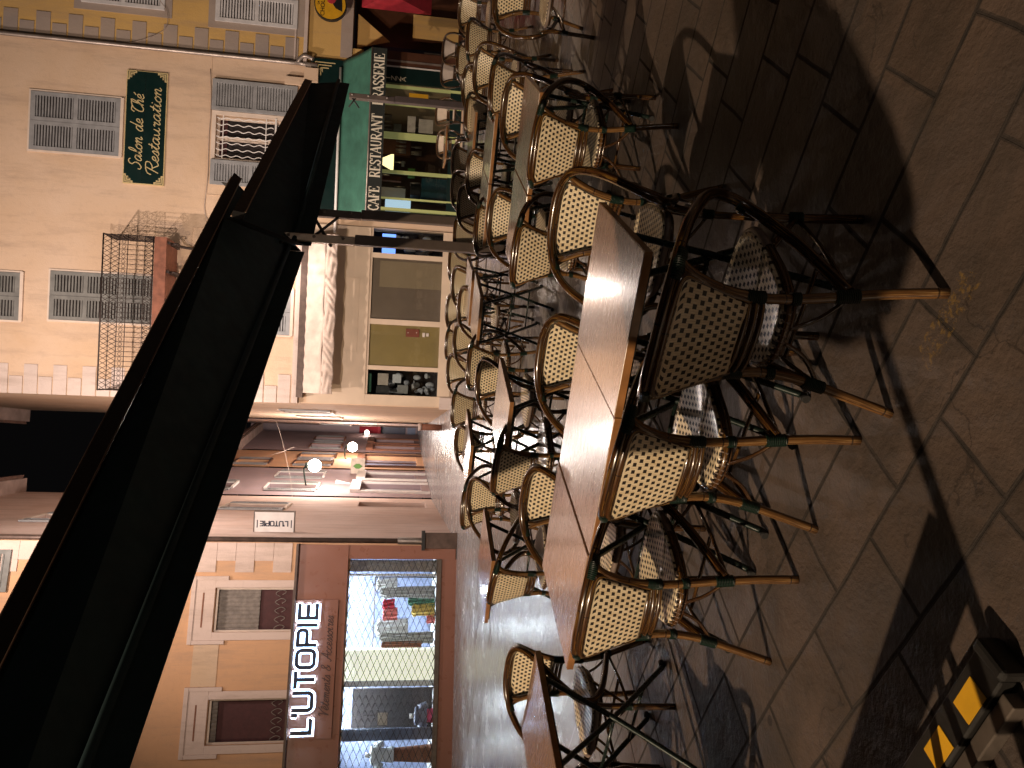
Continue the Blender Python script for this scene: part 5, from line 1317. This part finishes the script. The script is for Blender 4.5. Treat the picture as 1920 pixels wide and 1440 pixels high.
# ------------------------------------------------------------------ terrace awnings overhead
def big_awning(name, lo0, lo1, hi0, hi1, label, vh=.22):
    """lo = low outer edge (valance bottom), hi = high edge; each (x,y,z) near and far end"""
    lo0, lo1, hi0, hi1 = map(Vector, (lo0, lo1, hi0, hi1)); b = (lo0 + lo1) / 2
    root = empty(name, b); tag(root, label, 'awning', 'retractable terrace awnings on posts')
    V = lambda p: Vector(p) - b
    up = Vector((0, 0, vh)); ac = ((hi0 + hi1) / 2 - (lo0 + lo1) / 2 - up); ac.normalize(); al = (lo1 - lo0).normalized(); nrm = ac.cross(al).normalized()
    if nrm.z < 0: nrm = -nrm
    t = nrm * .03
    def slab(p, q, r, s_, th): return MB().hexa([V(p), V(q), V(r), V(s_), V(p) + th, V(q) + th, V(r) + th, V(s_) + th])
    slab(lo0 + up, lo1 + up, hi1, hi0, t).build('cloth', 'canopy', root)
    out = -ac.copy(); out.z = 0; out.normalize(); o_ = out * .012
    slab(lo0, lo1, lo1 + o_, lo0 + o_, up).build('valance', 'canopy', root)
    # front bar just inside the valance, cassette along the high edge
    MB().tube([V(lo0 + up * .95 + ac * .04 - nrm * .04), V(lo1 + up * .95 + ac * .04 - nrm * .04)], .035, 8).build('front_bar', 'canopy', root)
    h0, h1 = hi0, hi1
    slab(h0 - ac * .02, h1 - ac * .02, h1 + ac * .12, h0 + ac * .12, nrm * -.10).build('cassette', 'bar', root)
    MB().tube([V(h0 + ac * .125 - nrm * .02), V(h1 + ac * .125 - nrm * .02)], .010, 6).tube([V(h0 - ac * .025 - nrm * .105), V(h1 - ac * .025 - nrm * .105)], .007, 6).build('edge_strip', 'bar_edge', root)
    # end plate with its raised corner
    for e, d_ in ((lo1, al), (lo0, -al)):
        hh = hi1 if e is lo1 else hi0
        slab(e + up * .2 + d_ * .001, hh + d_ * .001, hh + d_ * .012, e + up * .2 + d_ * .012, up * .95).build('end_plate', 'bar', root)
    return root
big_awning('terrace_awning', (-3.9, 1.55, 2.9), (1.80, 11.55, 2.9), (-3.62, 2.40, 3.8), (2.62, 11.15, 3.8), 'huge dark green folded terrace awning crossing the sky above the near tables')
big_awning('terrace_awning', (1.68, 10.25, 2.67), (5.95, 15.95, 2.67), (1.86, 9.75, 3.45), (5.82, 15.9, 3.45), 'farther dark green terrace awning ending in front of the cafe sign', .2)
def post(x, y, h, wd, label, cream, ang=0):
    o = empty('awning_post', (x, y, 0), ang); tag(o, label, 'post', 'posts carrying the terrace awnings')
    MB().box(-wd / 2, wd / 2, -wd / 2, wd / 2, 0.02, h - .9).build('shaft', 'post', o, bevel=.01)
    MB().box(-wd / 2 - .004, wd / 2 - .03, -wd / 2 - .004, wd / 2 + .004, h - .899, h).build('head', 'post_c' if cream else 'post', o, bevel=.01)
    MB().box(-wd, wd, -wd, wd, 0, .02).build('base_plate', 'steel', o)
    for zz in (h - .06, h - .38, h - .75): MB().ball((0, -wd / 2 - .008, zz), .022, 10, 6).build('bolt', 'pipe', o)
    return o
post(atY(700, 453, 10.35).x, 10.35, 3.02, .13, 'left awning post with a bright cream top, in front of the cream shop', True)
post(atY(700, 405, 11.35).x, 11.35, 3.0, .13, 'right post of the pair holding the big awning', False)
p = atY(760, 189, 15.8); post(p.x, 15.8, 2.65, .13, 'single awning post in front of the cafe letters', False)
sc = empty('folding_strut', (2.0, 10.85, 2.55)); tag(sc, 'dark scissor lattice between the pair of awning posts', 'strut')
sm_ = MB(); d_ = Vector((.30, .52, 0))
for k in range(2):
    z0 = -.12 + k * .30
    for sgn in (1, -1): sm_.tube([-d_ * .95 + Vector((0, .01 * sgn, z0 if sgn > 0 else z0 + .34)), d_ * .95 + Vector((0, .01 * sgn, z0 + .34 if sgn > 0 else z0))], .022, 6)
sm_.build('lattice', 'bar', sc)
sc2 = empty('folding_strut', (p.x - .1, 15.75, 2.45)); tag(sc2, 'small dark strut at the head of the single awning post', 'strut')
MB().tube([(-.15, 0, .2), (.12, 0, .02)], .015, 6).tube([(-.15, 0, 0), (.12, 0, .2)], .015, 6).build('lattice', 'bar', sc2)

# ------------------------------------------------------------------ striped kerb rail in the lower left corner, unseen parasol and plank stand added beside it to cast shadows
o = empty('striped_barrier', (-.70, 1.74, 0), radians(149)); tag(o, 'low black and yellow striped barrier rail on the bare paving', 'barrier')
MB().box(-.06, .9, -.05, .055, .012, .058).build('rail', 'black', o, bevel=.006)
for k in range(4):
    x_ = .01 + k * .20; MB().box(x_, x_ + .105, -.02, .046, .0585, .0605).build('yellow_stripe', 'yellow', o)
MB().box(-.10, -.061, -.055, .06, .0, .072).build('end_cap', 'black', o, bevel=.012)
MB().box(-.03, .9, .0605, .105, .0, .045).build('steel_foot', 'steel', o, bevel=.004)
o = empty('shadow_trestle', (-1.55, 1.83, 0), radians(158)); tag(o, 'unseen plank stand added beyond the left edge to cast a shadow', 'shadow_trestle')
MB().box(-.62, .62, -.02, .02, .42, .60).build('plank', 'yellow', o)
t_ = MB()
for sx in (-.45, .45):
    for sy in (-1, 1): t_.tube([(sx, sy * .02, .5), (sx + .03, sy * .16, 0.0)], .018, 6)
t_.build('trestle_leg', 'steel', o)
o = empty('shadow_parasol', (-1.45, 1.27, 0)); tag(o, 'unseen closed parasol added beyond the left edge to cast a shadow', 'parasol')
MB().tube([(0, 0, 0.06), (0, 0, 2.9)], .024, 10).build('pole', 'steel', o)
MB().tube([(0, 0, 1.68), (0, 0, 1.76), (0, 0, 2.0), (0, 0, 2.4), (0, 0, 2.75)], .1, 14, rs=[.29, .31, .29, .22, .06]).build('folded_cloth', 'canopy', o)  # added bundle, sized to throw shade on the nearest chair
MB().box(-.25, .25, -.25, .25, 0, .06).build('base', 'stone', o)
